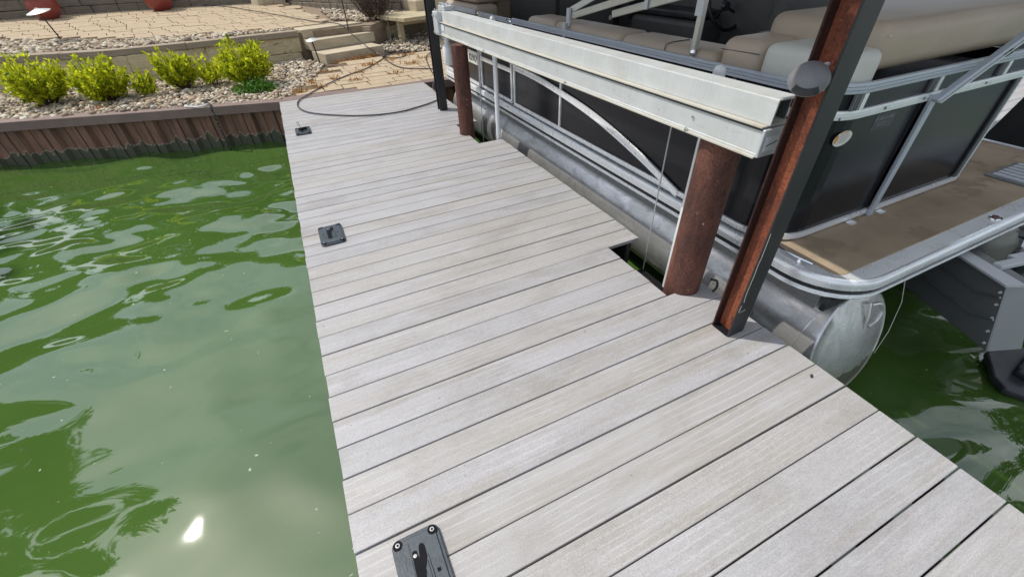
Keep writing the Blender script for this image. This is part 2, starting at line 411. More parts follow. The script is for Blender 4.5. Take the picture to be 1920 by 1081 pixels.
M['bimini'] = mat_metal('champagne_tube', (0.60, 0.59, 0.52), 0.4, 0.5, sc=5)
M['siding'] = mat_simple('house_siding', (0.26, 0.25, 0.22), (0.30, 0.29, 0.26), 0.8, 0, 3)
M['glass'] = mat_simple('dark_window', (0.02, 0.022, 0.025), (0.03, 0.03, 0.035), 0.08, 0, 2, bmp=0)

_nt = M['canvas'].node_tree
_tr = _nt.nodes.new('ShaderNodeBsdfTranslucent')
_tr.inputs[0].default_value = (0.34, 0.31, 0.26, 1)
_mx = _nt.nodes.new('ShaderNodeMixShader')
_mx.inputs[0].default_value = 0.28
_nt.links.new(_nt.nodes['Principled BSDF'].outputs[0], _mx.inputs[1])
_nt.links.new(_tr.outputs[0], _mx.inputs[2])
_nt.links.new(_mx.outputs[0], _nt.nodes['Material Output'].inputs[0])

# ------------------------------------------------------------------ mesh helpers
class MB:
    def __init__(s):
        s.v = []
        s.f = []
    def add(s, vs, fs):
        o = len(s.v)
        s.v += [tuple(map(float, a)) for a in vs]
        s.f += [tuple(i + o for i in f) for f in fs]
        return s
    def box(s, a, b, rot=None, about=None):
        x0, y0, z0 = a
        x1, y1, z1 = b
        vs = [(x0, y0, z0), (x1, y0, z0), (x1, y1, z0), (x0, y1, z0), (x0, y0, z1), (x1, y0, z1), (x1, y1, z1), (x0, y1, z1)]
        if rot:
            cx = about or ((x0 + x1) / 2, (y0 + y1) / 2, (z0 + z1) / 2)
            r = Matrix.Rotation(rot, 3, 'Z')
            vs = [tuple(r @ (Vector(v) - Vector(cx)) + Vector(cx)) for v in vs]
        return s.add(vs, [(0, 3, 2, 1), (4, 5, 6, 7), (0, 1, 5, 4), (1, 2, 6, 5), (2, 3, 7, 6), (3, 0, 4, 7)])
    def bar(s, p, q, wd, ht, up=(0, 0, 1)):
        p, q, up = Vector(p), Vector(q), Vector(up)
        d = (q - p).normalized()
        x = d.cross(up).normalized() * wd / 2
        y = x.cross(d).normalized() * ht / 2
        vs = [p - x - y, p + x - y, p + x + y, p - x + y, q - x - y, q + x - y, q + x + y, q - x + y]
        return s.add(vs, [(0, 3, 2, 1), (4, 5, 6, 7), (0, 1, 5, 4), (1, 2, 6, 5), (2, 3, 7, 6), (3, 0, 4, 7)])
    def tube(s, pts, r, seg=8, cap=True):
        pts = [Vector(p) for p in pts]
        n = len(pts)
        rs = r if isinstance(r, (list, tuple)) else [r] * n
        rings = []
        prev = None
        for i, p in enumerate(pts):
            d = (pts[min(i + 1, n - 1)] - pts[max(i - 1, 0)]).normalized()
            if prev is None:
                a = Vector((0, 0, 1)) if abs(d.z) < 0.9 else Vector((1, 0, 0))
                x = d.cross(a).normalized()
            else:
                x = (prev - d * prev.dot(d))
                x = x.normalized() if x.length > 1e-6 else d.orthogonal().normalized()
            prev = x
            y = d.cross(x)
            rings.append([p + (x * math.cos(t) + y * math.sin(t)) * rs[i] for t in [2 * math.pi * k / seg for k in range(seg)]])
        vs = [v for rg in rings for v in rg]
        fs = []
        for i in range(n - 1):
            for k in range(seg):
                a, b = i * seg + k, i * seg + (k + 1) % seg
                fs.append((a, b, b + seg, a + seg))
        if cap:
            fs.append(tuple(range(seg))[::-1])
            fs.append(tuple((n - 1) * seg + k for k in range(seg)))
        return s.add(vs, fs)
    def lathe(s, prof, c, seg=24, axis='Z', sx=1.0, sy=1.0):
        vs, fs = [], []
        n = len(prof)
        for (r, h) in prof:
            for k in range(seg):
                t = 2 * math.pi * k / seg
                a, b = r * math.cos(t) * sx, r * math.sin(t) * sy
                if axis == 'Z':
                    vs.append((c[0] + a, c[1] + b, c[2] + h))
                elif axis == 'Y':
                    vs.append((c[0] + a, c[1] + h, c[2] + b))
                else:
                    vs.append((c[0] + h, c[1] + a, c[2] + b))
        for i in range(n - 1):
            for k in range(seg):
                a, b = i * seg + k, i * seg + (k + 1) % seg
                fs.append((a, b, b + seg, a + seg))
        fs.append(tuple(range(seg))[::-1])
        fs.append(tuple((n - 1) * seg + k for k in range(seg)))
        return s.add(vs, fs)
    def prism(s, poly, z0, z1):
        n = len(poly)
        vs = [(x, y, z0) for x, y in poly] + [(x, y, z1) for x, y in poly]
        fs = [tuple(range(n))[::-1], tuple(range(n, 2 * n))]
        for i in range(n):
            j = (i + 1) % n
            fs.append((i, j, j + n, i + n))
        return s.add(vs, fs)
    def extrude_y(s, prof, y0, y1):
        # prof: list of (x, z), closed
        n = len(prof)
        vs = [(x, y0, z) for x, z in prof] + [(x, y1, z) for x, z in prof]
        fs = [tuple(range(n)), tuple(range(n, 2 * n))[::-1]]
        for i in range(n):
            j = (i + 1) % n
            fs.append((i, i + n, j + n, j))
        return s.add(vs, fs)
    def sweep(s, path, prof, closed=False):
        # path: (x, y) list; prof: closed list of (outward, z); outward = right of travel
        n, k = len(path), len(prof)
        P = [Vector((a, b)) for a, b in path]
        vs = []
        for i in range(n):
            if closed:
                d0 = (P[i] - P[i - 1]).normalized()
                d1 = (P[(i + 1) % n] - P[i]).normalized()
            else:
                d0 = (P[i] - P[i - 1]).normalized() if i else (P[1] - P[0]).normalized()
                d1 = (P[i + 1] - P[i]).normalized() if i < n - 1 else d0
            n0, n1 = Vector((d0.y, -d0.x)), Vector((d1.y, -d1.x))
            nn = (n0 + n1)
            nn = nn / max(0.3, nn.dot(n0))
            for o, z in prof:
                vs.append((P[i].x + nn.x * o, P[i].y + nn.y * o, z))
        fs = []
        for i in range(n if closed else n - 1):
            i2 = (i + 1) % n
            for j in range(k):
                j2 = (j + 1) % k
                fs.append((i * k + j, i2 * k + j, i2 * k + j2, i * k + j2))
        if not closed:
            fs.append(tuple(range(k)))
            fs.append(tuple((n - 1) * k + j for j in range(k))[::-1])
        return s.add(vs, fs)
    def build(s, name, m, parent=None, smooth=False, bevel=0.0, seg=2, normals=True):
        me = bpy.data.meshes.new(name)
        o0 = ORG.get(parent.name, Vector((0, 0, 0))) if parent else Vector((0, 0, 0))
        me.from_pydata([(a - o0.x, b - o0.y, c - o0.z) for a, b, c in s.v], [], s.f)
        if normals or bevel:
            bm = bmesh.new()
            bm.from_mesh(me)
            bmesh.ops.recalc_face_normals(bm, faces=bm.faces)
            if bevel:
                es = [e for e in bm.edges if len(e.link_faces) == 2 and e.calc_face_angle(0) > 0.6]
                bmesh.ops.bevel(bm, geom=es, offset=bevel, segments=seg, affect='EDGES', profile=0.5, clamp_overlap=True)
            bm.to_mesh(me)
            bm.free()
        me.materials.append(M[m] if isinstance(m, str) else m)
        if smooth:
            for p in me.polygons:
                p.use_smooth = True
            try:
                me.set_sharp_from_angle(angle=math.radians(40))
            except Exception:
                pass
        o = bpy.data.objects.new(name, me)
        C.objects.link(o)
        if parent:
            o.parent = parent
            ORG[o.name] = o0
        return o

ORG = {}
def tag(o, label=None, cat=None, group=None, kind=None):
    if label: o['label'] = label
    if cat: o['category'] = cat
    if group: o['group'] = group
    if kind: o['kind'] = kind
    return o
def thing(name, loc, label, cat, group=None):
    o = bpy.data.objects.new(name, None)
    o.empty_display_size = 0.1
    C.objects.link(o)
    o.location = loc
    ORG[o.name] = Vector(loc)
    return tag(o, label, cat, group)
def place(name, me, parent, loc, rz=0.0, scale=(1, 1, 1), rx=0.0, ry=0.0):
    o = bpy.data.objects.new(name, me)
    C.objects.link(o)
    o.parent = parent
    o0 = ORG[parent.name] if parent else Vector((0, 0, 0))
    o.location = Vector(loc) - o0
    o.rotation_euler = (rx, ry, rz)
    o.scale = scale
    return o
def set_root_origin(o):
    ORG[o.name] = Vector((0, 0, 0))
    return o
def arc(cx, cy, r, a0, a1, n=8):
    return [(cx + r * math.cos(math.radians(a0 + (a1 - a0) * i / n)), cy + r * math.sin(math.radians(a0 + (a1 - a0) * i / n))) for i in range(n + 1)]
def chunk_mesh(name, m, jit, bev, seed, seg=1):
    # unit block (-.5..0.5) with chipped edges and slightly uneven faces
    rnd = random.Random(seed)
    bm = bmesh.new()
    bmesh.ops.create_cube(bm, size=1.0)
    bmesh.ops.bevel(bm, geom=bm.edges[:], offset=bev, segments=seg, affect='EDGES', profile=0.6)
    for v in bm.verts:
        v.co += Vector((rnd.uniform(-jit, jit), rnd.uniform(-jit, jit), rnd.uniform(-jit, jit)))
    bmesh.ops.recalc_face_normals(bm, faces=bm.faces)
    me = bpy.data.meshes.new(name)
    bm.to_mesh(me)
    bm.free()
    me.materials.append(M[m])
    return me
def in_poly(x, y, poly):
    c = False
    n = len(poly)
    for i in range(n):
        x1, y1 = poly[i]
        x2, y2 = poly[i - 1]
        if (y1 > y) != (y2 > y) and x < (x2 - x1) * (y - y1) / (y2 - y1) + x1:
            c = not c
    return c
def smooth_path(pts, n=6):
    P = [Vector(p) for p in pts]
    out = []
    for i in range(len(P) - 1):
        p0, p1, p2, p3 = P[max(i - 1, 0)], P[i], P[i + 1], P[min(i + 2, len(P) - 1)]
        for k in range(n):
            t = k / n
            out.append(0.5 * ((2 * p1) + (p2 - p0) * t + (2 * p0 - 5 * p1 + 4 * p2 - p3) * t * t + (3 * p1 - p0 - 3 * p2 + p3) * t ** 3))
    out.append(P[-1])
    return out

# ------------------------------------------------------------------ water
WZ = -0.6
def build_water():
    def axis(lo, d0, d1, hi, st):
        a = [d0]
        s = st
        while a[0] > lo:
            s *= 1.25
            a.insert(0, max(lo, a[0] - s))
        b = list(np.arange(d0, d1, st))
        s = st
        c = [b[-1]]
        while c[-1] < hi:
            s *= 1.25
            c.append(min(hi, c[-1] + s))
        return np.array(a[:-1] + b + c[1:])
    xs = axis(-60, -4.2, 4.6, 90, 0.035)
    ys = axis(-70, -4.6, 4.4, 60, 0.035)
    X, Y = np.meshgrid(xs, ys)
    H = np.zeros_like(X)
    r = np.random.default_rng(21)
    amp_near = 0.55 + 0.75 * np.clip((Y + 1.2) / 2.6, 0, 1) + 0.7 * np.clip((X - 2.2) / 0.6, 0, 1)          # livelier towards the wall and by the motor
    for i in range(70):
        lam = math.exp(r.uniform(math.log(0.22), math.log(1.5)))
        th = r.normal(math.radians(62), math.radians(42))
        a = 0.0024 * lam ** 0.95
        ph = r.uniform(0, 2 * math.pi)
        kx, ky = 2 * math.pi / lam * math.cos(th), 2 * math.pi / lam * math.sin(th)
        warp = 0.35 * np.sin(0.9 * X + 1.3 * Y + ph) + 0.3 * np.sin(-1.7 * X + 0.8 * Y + 2 * ph)
        H += a * np.sin(kx * X + ky * Y + ph + 1.6 * warp)
    H *= amp_near
    ny, nx = X.shape
    V = np.stack([X, Y, WZ + H], -1).reshape(-1, 3)
    idx = np.arange(nx * ny).reshape(ny, nx)
    F = np.stack([idx[:-1, :-1], idx[:-1, 1:], idx[1:, 1:], idx[1:, :-1]], -1).reshape(-1, 4)
    me = bpy.data.meshes.new('lake_water')
    me.vertices.add(len(V))
    me.vertices.foreach_set('co', V.ravel())
    me.loops.add(F.size)
    me.loops.foreach_set('vertex_index', F.ravel())
    me.polygons.add(len(F))
    me.polygons.foreach_set('loop_start', np.arange(0, F.size, 4))
    me.polygons.foreach_set('loop_total', np.full(len(F), 4))
    me.polygons.foreach_set('use_smooth', np.ones(len(F), bool))
    me.update()
    me.validate()
    me.materials.append(M['water'])
    o = bpy.data.objects.new('lake_water', me)
    C.objects.link(o)
    tag(o, 'murky green lake water with slow ripples beside the dock', kind='structure')
build_water()

# ------------------------------------------------------------------ shore ground
SHORE = [(-30, 12.0), (-12, 6.85), (-3.46, 4.5), (-1.54, 3.95), (0.0, 3.53), (2.3, 3.47), (9.0, 3.3), (14.0, 3.2)]
def shore_y(x):
    for (x0, y0), (x1, y1) in zip(SHORE, SHORE[1:]):
        if x0 <= x <= x1:
            return y0 + (y1 - y0) * (x - x0) / (x1 - x0)
    return SHORE[-1][1]
bed = MB()
bp = [(x, y + 0.16) for x, y in SHORE] + [(14.0, 40), (-30, 40)]
bed.prism(bp, -1.4, -0.035)
tag(bed.build('shore_ground', 'soil'), 'dark soil ground of the shore under the gravel', kind='structure')

# sheet pile seawall with a steel cap
wall = thing('seawall', (-3.5, 4.5, -0.6), 'brown corrugated steel seawall with flat cap along the planted shore', 'seawall')
def along(poly, step):
    out = []
    carry = 0.0
    for (x0, y0), (x1, y1) in zip(poly, poly[1:]):
        L = math.hypot(x1 - x0, y1 - y0)
        t = carry
        while t < L:
            out.append((x0 + (x1 - x0) * t / L, y0 + (y1 - y0) * t / L, math.atan2(y1 - y0, x1 - x0)))
            t += step
        carry = t - L
    return out
SEG = 0.44
pts = along(SHORE[1:], SEG)
for i, (x, y, a) in enumerate(pts):
    if x > 6.2:
        break
    d = Vector((math.cos(a), math.sin(a)))
    nrm = Vector((math.sin(a), -math.cos(a)))
    prof = [(0.0, 0.0), (0.09, 0.0), (0.096, 0.012), (0.108, 0.012), (0.114, 0.0), (0.15, -0.05), (0.235, -0.05), (0.241, -0.036), (0.255, -0.036), (0.261, -0.05), (0.335, -0.05), (0.37, 0.0), (SEG - 0.03, 0.0), (SEG - 0.026, 0.02), (SEG - 0.006, 0.02), (SEG - 0.003, 0.0)]
    mb = MB()
    for (u0, w0), (u1, w1) in zip(prof, prof[1:]):
        A = Vector((x, y)) + d * u0 + nrm * (w0 - 0.03)
        B = Vector((x, y)) + d * u1 + nrm * (w1 - 0.03)
        A2, B2 = A - nrm * 0.012, B - nrm * 0.012
        mb.add([(A.x, A.y, -1.3), (B.x, B.y, -1.3), (B.x, B.y, -0.10), (A.x, A.y, -0.10), (A2.x, A2.y, -1.3), (B2.x, B2.y, -1.3), (B2.x, B2.y, -0.10), (A2.x, A2.y, -0.10)],
               [(0, 1, 2, 3), (7, 6, 5, 4), (3, 2, 6, 7)])
    mb.build('sheet_pile', 'sheet', wall, normals=False)
wcap = MB()
wcap.sweep([p for p in SHORE[1:]], [(0.035, -0.12), (0.035, 0.0), (-0.18, 0.004), (-0.18, -0.05), (0.022, -0.05), (0.022, -0.12)])
wcap.build('wall_cap', 'cap', wall, bevel=0.004, seg=1)

# ------------------------------------------------------------------ dock
P = 0.1445
dock = thing('dock', (1.0, 0.0, -0.2), 'long grey composite plank dock leading to the shore', 'dock')
def plank_mesh(length, name='dock_plank', seed=0):
    rnd = random.Random(seed)
    mb = MB()
    mb.box((0, -0.0698, -0.0255), (length, 0.0698, 0))
    o = mb.build(name, 'plank', None, bevel=0.0035, seg=2)
    me = o.data
    bpy.data.objects.remove(o)
    return me
PM = {}
def plank(x0, x1, j, dz=0.0):
    key = round(x1 - x0, 3)
    if key not in PM:
        PM[key] = plank_mesh(key)
    o = place('plank', PM[key], dock, (x0 + random.uniform(-0.003, 0.003), -(j + 0.5) * P + random.uniform(-0.0009, 0.0009), dz + random.uniform(-0.0012, 0.0012)), random.uniform(-0.0006, 0.0006))
    o.scale = (1, random.uniform(0.994, 1.004), 1)
    return o
for j in range(-24, 40):
    yc = -(j + 0.5) * P
    if 0.42 < yc < 1.14:
        plank(0.0, 1.872, j)
    elif -2.45 < yc < -1.90:
        plank(0.0, 1.872, j)
    else:
        plank(0.0, 2.139, j)
for x in (0.12, 0.95, 1.72):
    MB().box((x - 0.03, -5.7, -0.22), (x + 0.03, 3.46, -0.03)).build('joist', 'blacksteel', dock)
for y in (-5.4, -3.2, -1.2, 1.4, 3.2):
    MB().box((0.10, y - 0.03, -0.32), (1.80, y + 0.03, -0.225)).build('cross_beam', 'blacksteel', dock)

for (y0, y1, x) in ((-5.7, -2.50, 2.05), (-1.88, 0.38, 2.05), (1.20, 3.44, 2.05), (-2.46, -1.90, 1.80), (0.42, 1.14, 1.80), (-5.7, 3.44, 0.045)):
    MB().box((x - 0.018, y0, -0.20), (x + 0.018, y1, -0.027)).build('rim_joist', 'blacksteel', dock)
for y in np.arange(-5.5, 3.4, 0.41):
    MB().box((0.065, y - 0.02, -0.17), (1.775, y + 0.02, -0.0275)).build('cross_joist', 'blacksteel', dock)

# ------------------------------------------------------------------ pop-up cleats on the dock
def cleat(loc, rz, size, label, up=False):
    t = thing('deck_cleat', loc, label, 'dock cleat', 'black folding cleats along the dock edge')
    L, W_ = size
    def rr(wx, wy, r, n=5):
        return arc(wx - r, wy - r, r, 0, 90, n) + arc(-wx + r, wy - r, r, 90, 180, n) + arc(-wx + r, -wy + r, r, 180, 270, n) + arc(wx - r, -wy + r, r, 270, 360, n)
    ca, sa = math.cos(rz), math.sin(rz)
    def X(pts):
        return [(loc[0] + ca * a - sa * b, loc[1] + sa * a + ca * b) for a, b in pts]
    def B(a0, b0, a1, b1, z0, z1):
        return MB().prism(X([(a0, b0), (a1, b0), (a1, b1), (a0, b1)]), loc[2] + z0, loc[2] + z1)
    base = MB().prism(X(rr(W_ / 2, L / 2, 0.026)), loc[2] + 0.0012, loc[2] + 0.013)
    base.build('base_plate', 'blackplastic', t, bevel=0.003)
    # raised body, its sides drawn in at the corner bosses
    b = rr(W_ / 2 - 0.012, L / 2 - 0.014, 0.02)
    MB().prism(X(b), loc[2] + 0.0132, loc[2] + 0.0185).build('body', 'blackplastic', t, bevel=0.003)
    for sx in (-1, 1):
        for sy in (-1, 1):
            cx, cy = X([(sx * (W_ / 2 - 0.022), sy * (L / 2 - 0.022))])[0]
            MB().lathe([(0.0165, 0.013), (0.0165, 0.0192)], (cx, cy, loc[2]), 16).build('corner_boss', 'blackdeep', t)
            sc = MB().lathe([(0.0068, 0.0194), (0.0078, 0.0225), (0.0045, 0.0226)], (cx, cy, loc[2]), 12).build('screw', 'steel', t)
            MB().lathe([(0.0042, 0.0227), (0.0042, 0.0231)], (cx, cy, loc[2]), 8).build('drive_hole', 'blackdeep', sc)
            ORG[sc.name] = ORG[t.name]
    # forked recess around the folded horn, hinge leaf and pin
    k = L / 0.30
    def Pz(pts, z0, z1):
        return MB().prism(X([(u, v * k) for u, v in pts]), loc[2] + z0, loc[2] + z1)
    Pz([(-0.024, 0.078), (-0.021, 0.087), (-0.013, 0.090), (-0.006, 0.085), (-0.0035, 0.060), (0.001, 0.085), (0.004, 0.099), (0.013, 0.1045), (0.021, 0.098), (0.0235, 0.088), (0.0225, 0.055), (0.012, 0.030), (0.004, 0.0), (0.004, -0.075), (-0.010, -0.085), (-0.026, -0.075), (-0.026, 0.010)][::-1], 0.0187, 0.0191).build('recess', 'blackdeep', t)
    Pz([(-0.048, 0.122), (-0.050, -0.06), (-0.029, -0.06), (-0.027, 0.120)], 0.0187, 0.0204).build('hinge_leaf', 'blackplastic', t, bevel=0.0008, seg=1)
    Pz([(0.0265, 0.060), (0.0275, 0.060), (0.032, -0.07), (0.028, -0.07)][::-1], 0.0187, 0.0190).build('seam', 'blackdeep', t)
    Pz([(0.008, 0.020), (0.020, 0.045), (0.021, -0.06), (0.008, -0.07)], 0.0187, 0.0215).build('horn', 'blackplastic', t, bevel=0.001, seg=1)
    B(-0.058, -0.006, -0.050, 0.006, 0.0187, 0.0192).build('notch', 'blackdeep', t)
    B(0.040, -0.006, 0.052, 0.006, 0.0187, 0.0192).build('notch', 'blackdeep', t)
    cx, cy = X([(-0.0145, 0.071 * k)])[0]
    MB().lathe([(0.0062, 0.0191), (0.0062, 0.0225), (0.003, 0.0227)], (cx, cy, loc[2]), 12).build('pin', 'steel', t)
    if up:
        a = X([(-0.02, 0.0)])[0]
        MB().tube([(a[0], a[1], loc[2] + 0.018), (a[0] - 0.012, a[1] + 0.02, loc[2] + 0.12)], 0.011, 10).build('post', 'steel', t, smooth=True)
        MB().tube([(a[0] - 0.02, a[1], loc[2] + 0.035), (a[0] + 0.07, a[1] - 0.02, loc[2] + 0.045)], 0.016, 8).build('horn', 'blackdeep', t, smooth=True)
cleat((0.200, -3.210, 0.0), 0.0, (0.300, 0.165), 'black folding cleat at the bottom edge of the photo with two bright screws')
cleat((0.201, -0.797, 0.0), 0.0, (0.280, 0.168), 'black folding cleat lying flat, halfway along the dock edge')
cleat((0.204, 1.850, 0.0), 0.0, (0.260, 0.170), 'grey black cleat with raised post, nearest the shore', up=True)

# ------------------------------------------------------------------ piles and posts
def pile(cx, cy, r, ztop, label):
    t = thing('pipe_pile', (cx, cy, -0.6), label, 'pile', 'rusty round lift piles')
    MB().lathe([(r, -0.9), (r, ztop + 0.6)], (cx, cy, -0.6), 48).build('pipe', 'rust', t, smooth=True)
    return t
pa = pile(2.010, -2.425, 0.097, 0.890, 'thick rusty round pile rising through the dock beside the leaning red beam post')
pb = pile(1.872, 0.795, 0.082, 0.880, 'dark rusty round pile under the far end of the aluminium beam')
MB().box((1.83, -2.33, -0.30), (2.17, -1.93, -0.24)).build('added_notch_plate', 'blackdeep', pa, bevel=0.004, seg=1)  # added black plate, hides the sunlit water in the near notch
MB().box((1.83, 0.55, -0.30), (2.17, 1.10, -0.24)).build('added_notch_plate', 'blackdeep', pb, bevel=0.004, seg=1)  # same added plate, darkens the far notch
hk = MB()
hk.tube(smooth_path([(2.085, -2.545, 0.10), (2.12, -2.56, 0.085), (2.128, -2.565, 0.04), (2.112, -2.56, 0.012)]), 0.007, 6)
hk.build('hook', 'insert', pa, smooth=True)
def hpost(x0, y0, s, z0, z1, mat_web, mat_out, name, label, group=None, nflange=None):
    t = thing(name, (x0 + s / 2, y0 + s / 2, z0), label, 'post', group)
    th = 0.009
    MB().box((x0, y0, z0), (x0 + s, y0 + th, z1)).build('flange', mat_out, t, bevel=0.002, seg=1)
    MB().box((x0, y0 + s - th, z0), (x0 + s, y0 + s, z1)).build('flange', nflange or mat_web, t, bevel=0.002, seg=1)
    MB().box((x0 + s * 0.42, y0 + th + 0.0005, z0), (x0 + s * 0.42 + th, y0 + s - th - 0.0005, z1)).build('web', mat_web, t)
    return t
ZR = 2.62
hp = hpost(1.912, -2.860, 0.108, -1.3, ZR, 'rusth', 'blacksteel', 'steel_beam_post', 'red rusted H-section steel post with a grey dome light on it', None, 'rust_shade')
MB().box((1.909, -2.8505, 0.0015), (1.956, -2.7615, 0.0035)).build('base_gap', 'blackdeep', hp)  # black plate painting the shade of the open hole inside the channel
fp = hpost(1.878, 1.790, 0.104, -1.3, ZR, 'blacksteel', 'blacksteel', 'steel_beam_post', 'black H-section steel post where the dock meets the shore')
op1 = hpost(5.50, -2.860, 0.108, -1.3, ZR, 'blacksteel', 'blacksteel', 'steel_beam_post', 'black canopy post on the far side of the boat', None)
op2 = hpost(5.50, 1.790, 0.104, -1.3, ZR, 'blacksteel', 'blacksteel', 'steel_beam_post', 'black canopy post beyond the boat near the shore', None)

MB().tube(smooth_path([(1.9115, -2.8645, 0.62), (1.909, -2.868, 0.50), (1.910, -2.8655, 0.46), (1.9085, -2.868, 0.40), (1.910, -2.866, 0.30), (1.9125, -2.8685, 0.24)], 5), 0.0009, 4).build('cobweb_strand', 'plate', hp)
MB().tube(smooth_path([(1.918, -2.8625, 0.215), (1.914, -2.8625, 0.175), (1.93, -2.8625, 0.168), (1.96, -2.8625, 0.172)], 4), 0.0008, 4).build('cobweb_strand', 'plate', hp)

# canopy over the lift (above the picture; it shades boat and water)
can = thing('lift_canopy', (3.5, -0.5, ZR), 'dark fabric canopy roof standing on steel posts over the boat', 'canopy')
XE0, XE1, YE0, YE1 = 1.327, 5.66, -3.3, 3.2
cb = MB()
n = 14
xs = [XE0 + (XE1 - XE0) * i / n for i in range(n + 1)]
prof = [(x, ZR + 0.02 + 1.0 * (1 - ((x - 3.47) / 2.19) ** 2)) for x in xs]
pr = prof + [(x, z + 0.03) for x, z in prof[::-1]]
cb.extrude_y(pr, YE0, YE1)
cb.extrude_y([(1.05, ZR + 0.0), (1.325, ZR + 0.018), (1.325, ZR + 0.048), (1.05, ZR + 0.03)], YE0, -2.2)  # eave strip added to keep the sun off the stern water
cb.extrude_y([(1.2, ZR + 0.008), (1.325, ZR + 0.018), (1.325, ZR + 0.048), (1.2, ZR + 0.04)], -2.2, -2.04)  # second added strip, shades the sunlit patch left on the water
cb.build('canopy_cover', 'canvas', can, smooth=True)
cbm = MB()
for x in (1.92, 5.50):
    cbm.box((x, YE0 + 0.1, ZR + 0.0), (x + 0.1, YE1 - 0.1, ZR + 0.1))
cbm.build('eave_beam', 'blacksteel', can)

# dome light on the rusty beam post
dl = thing('dome_light', (1.88, -2.80, 1.2), 'grey dome light on a short white arm on the red steel post', 'dock light')
DC, DD = Vector((1.862, -2.812, 1.218)), Vector((-0.62, -0.42, 0.66)).normalized()
def dome(c, d, r):
    mb = MB()
    x = d.orthogonal().normalized()
    y = d.cross(x)
    vs, fs = [], []
    rings = [(1.02, -0.16), (1.05, -0.05), (1.0, 0.0)] + [(math.cos(a), 0.55 * math.sin(a)) for a in [math.radians(q) for q in (12, 25, 40, 55, 70, 82)]]
    for rr_, h in rings:
        for k in range(28):
            t = 2 * math.pi * k / 28
            vs.append(c + (x * math.cos(t) + y * math.sin(t)) * rr_ * r + d * h * r)
    for i in range(len(rings) - 1):
        for k in range(28):
            a, b = i * 28 + k, i * 28 + (k + 1) % 28
            fs.append((a, b, b + 28, a + 28))
    fs.append(tuple(range(28))[::-1])
    fs.append(tuple((len(rings) - 1) * 28 + k for k in range(28)))
    return mb.add(vs, fs)
dome(DC, DD, 0.060).build('dome', 'capgrey', dl, smooth=True)
_ch = MB()
_x = DD.orthogonal().normalized(); _y = DD.cross(_x)
_dn = Vector((0, 0, -1)); _dn = (_dn - DD * _dn.dot(DD)).normalized(); _sd = DD.cross(_dn)
_vs, _fs = [], []
for i in range(9):
    a_ = math.radians(-42 + 84 * i / 8)
    for (rr_, hh_) in ((1.045, -0.01), (0.985, 0.14), (0.80, 0.355)):
        _p = DC + (_dn * math.cos(a_) + _sd * math.sin(a_)) * 0.0605 * rr_ + DD * 0.0605 * hh_
        _vs.append(_p)
for i in range(8):
    for j in range(2):
        _fs.append((3 * i + j, 3 * i + 3 + j, 3 * i + 4 + j, 3 * i + 1 + j))
_ch.add(_vs, _fs).build('dome_chin_shade', 'motorblack', dl, smooth=True)  # shading on the dome's underside, put in as a dark patch
MB().tube([DC - DD * 0.004, DC + Vector((0.05, 0.008, 0.028)), DC + Vector((0.095, 0.012, 0.030))], 0.0095, 10).build('arm', 'pvc', dl, smooth=True)
MB().box((1.90, -2.845, 1.178), (1.945, -2.82, 1.19)).build('bracket', 'white', dl)

# ------------------------------------------------------------------ lift beam
lift = thing('boat_lift_beam', (1.98, -0.6, 0.9), 'long weathered aluminium lift beam on top of two rusty piles', 'boat lift')
YN, YF = -2.685, 1.44
lo = MB()
lo.extrude_y([(1.900, 0.893), (2.062, 0.893), (2.062, 1.003), (1.9035, 1.003), (1.9035, 0.907), (1.900, 0.905)], YN, YF)
lo.build('lower_box', 'alu', lift)
lo2 = MB()
lo2.extrude_y([(1.889, 0.889), (1.9005, 0.889), (1.9005, 0.8955), (1.889, 0.8955)], YN, YF)
lo2.build('bottom_lip', 'alustain', lift)
lp = MB()
lp.extrude_y([(1.893, 1.0085), (2.06, 1.0085), (2.06, 1.0145), (1.893, 1.0145)], YN + 0.004, YF)
lp.build('ledge_plate', 'alustain', lift)
MB().box((1.8972, YN + 0.002, 0.9985), (1.8995, YF - 0.002, 1.0075)).build('ledge_shadow_strip', 'insert', lift)  # black strip painted in as the shadow line under the ledge
up = MB()
up.extrude_y([(1.926, 1.0155), (1.932, 1.0155), (1.939, 1.106), (2.045, 1.106), (2.045, 1.1125), (1.933, 1.1125), (1.931, 1.108)], YN - 0.004, YF)
up.build('upper_channel', 'alu', lift, bevel=0.0012, seg=1)
bk = MB()
bk.extrude_y([(2.052, 1.0155), (2.058, 1.0155), (2.058, 1.10), (2.052, 1.10)], YN + 0.03, YF)
bk.build('back_web', 'darkmetal', lift)
MB().box((1.898, YN - 0.012, 0.893), (2.064, YN - 0.0005, 1.004)).build('end_cap', 'galv', lift, bevel=0.002, seg=1)
st = MB().box((1.918, YN - 0.0145, 0.916), (1.99, YN - 0.0128, 0.976)).build('label_plate', 'sticker', lift)
MB().tube(smooth_path([(1.926, YN - 0.0155, 0.936), (1.945, YN - 0.0155, 0.943), (1.965, YN - 0.0155, 0.946), (1.985, YN - 0.0155, 0.952)]), 0.0016, 5).build('pen_line', 'ink', st)
for y in (-2.30, -1.2, 0.2):
    bo = MB()
    bo.lathe([(0.010, 0.0), (0.010, 0.008), (0.004, 0.0085), (0.004, 0.016)], (1.8935, y, 0.8962), 6)
    bo.build('bolt', 'steel', lift)
MB().lathe([(0.006, 0), (0.006, 0.004)], (1.8965, -2.32, 0.962), 10, 'X').build('bolt', 'steel', lift)
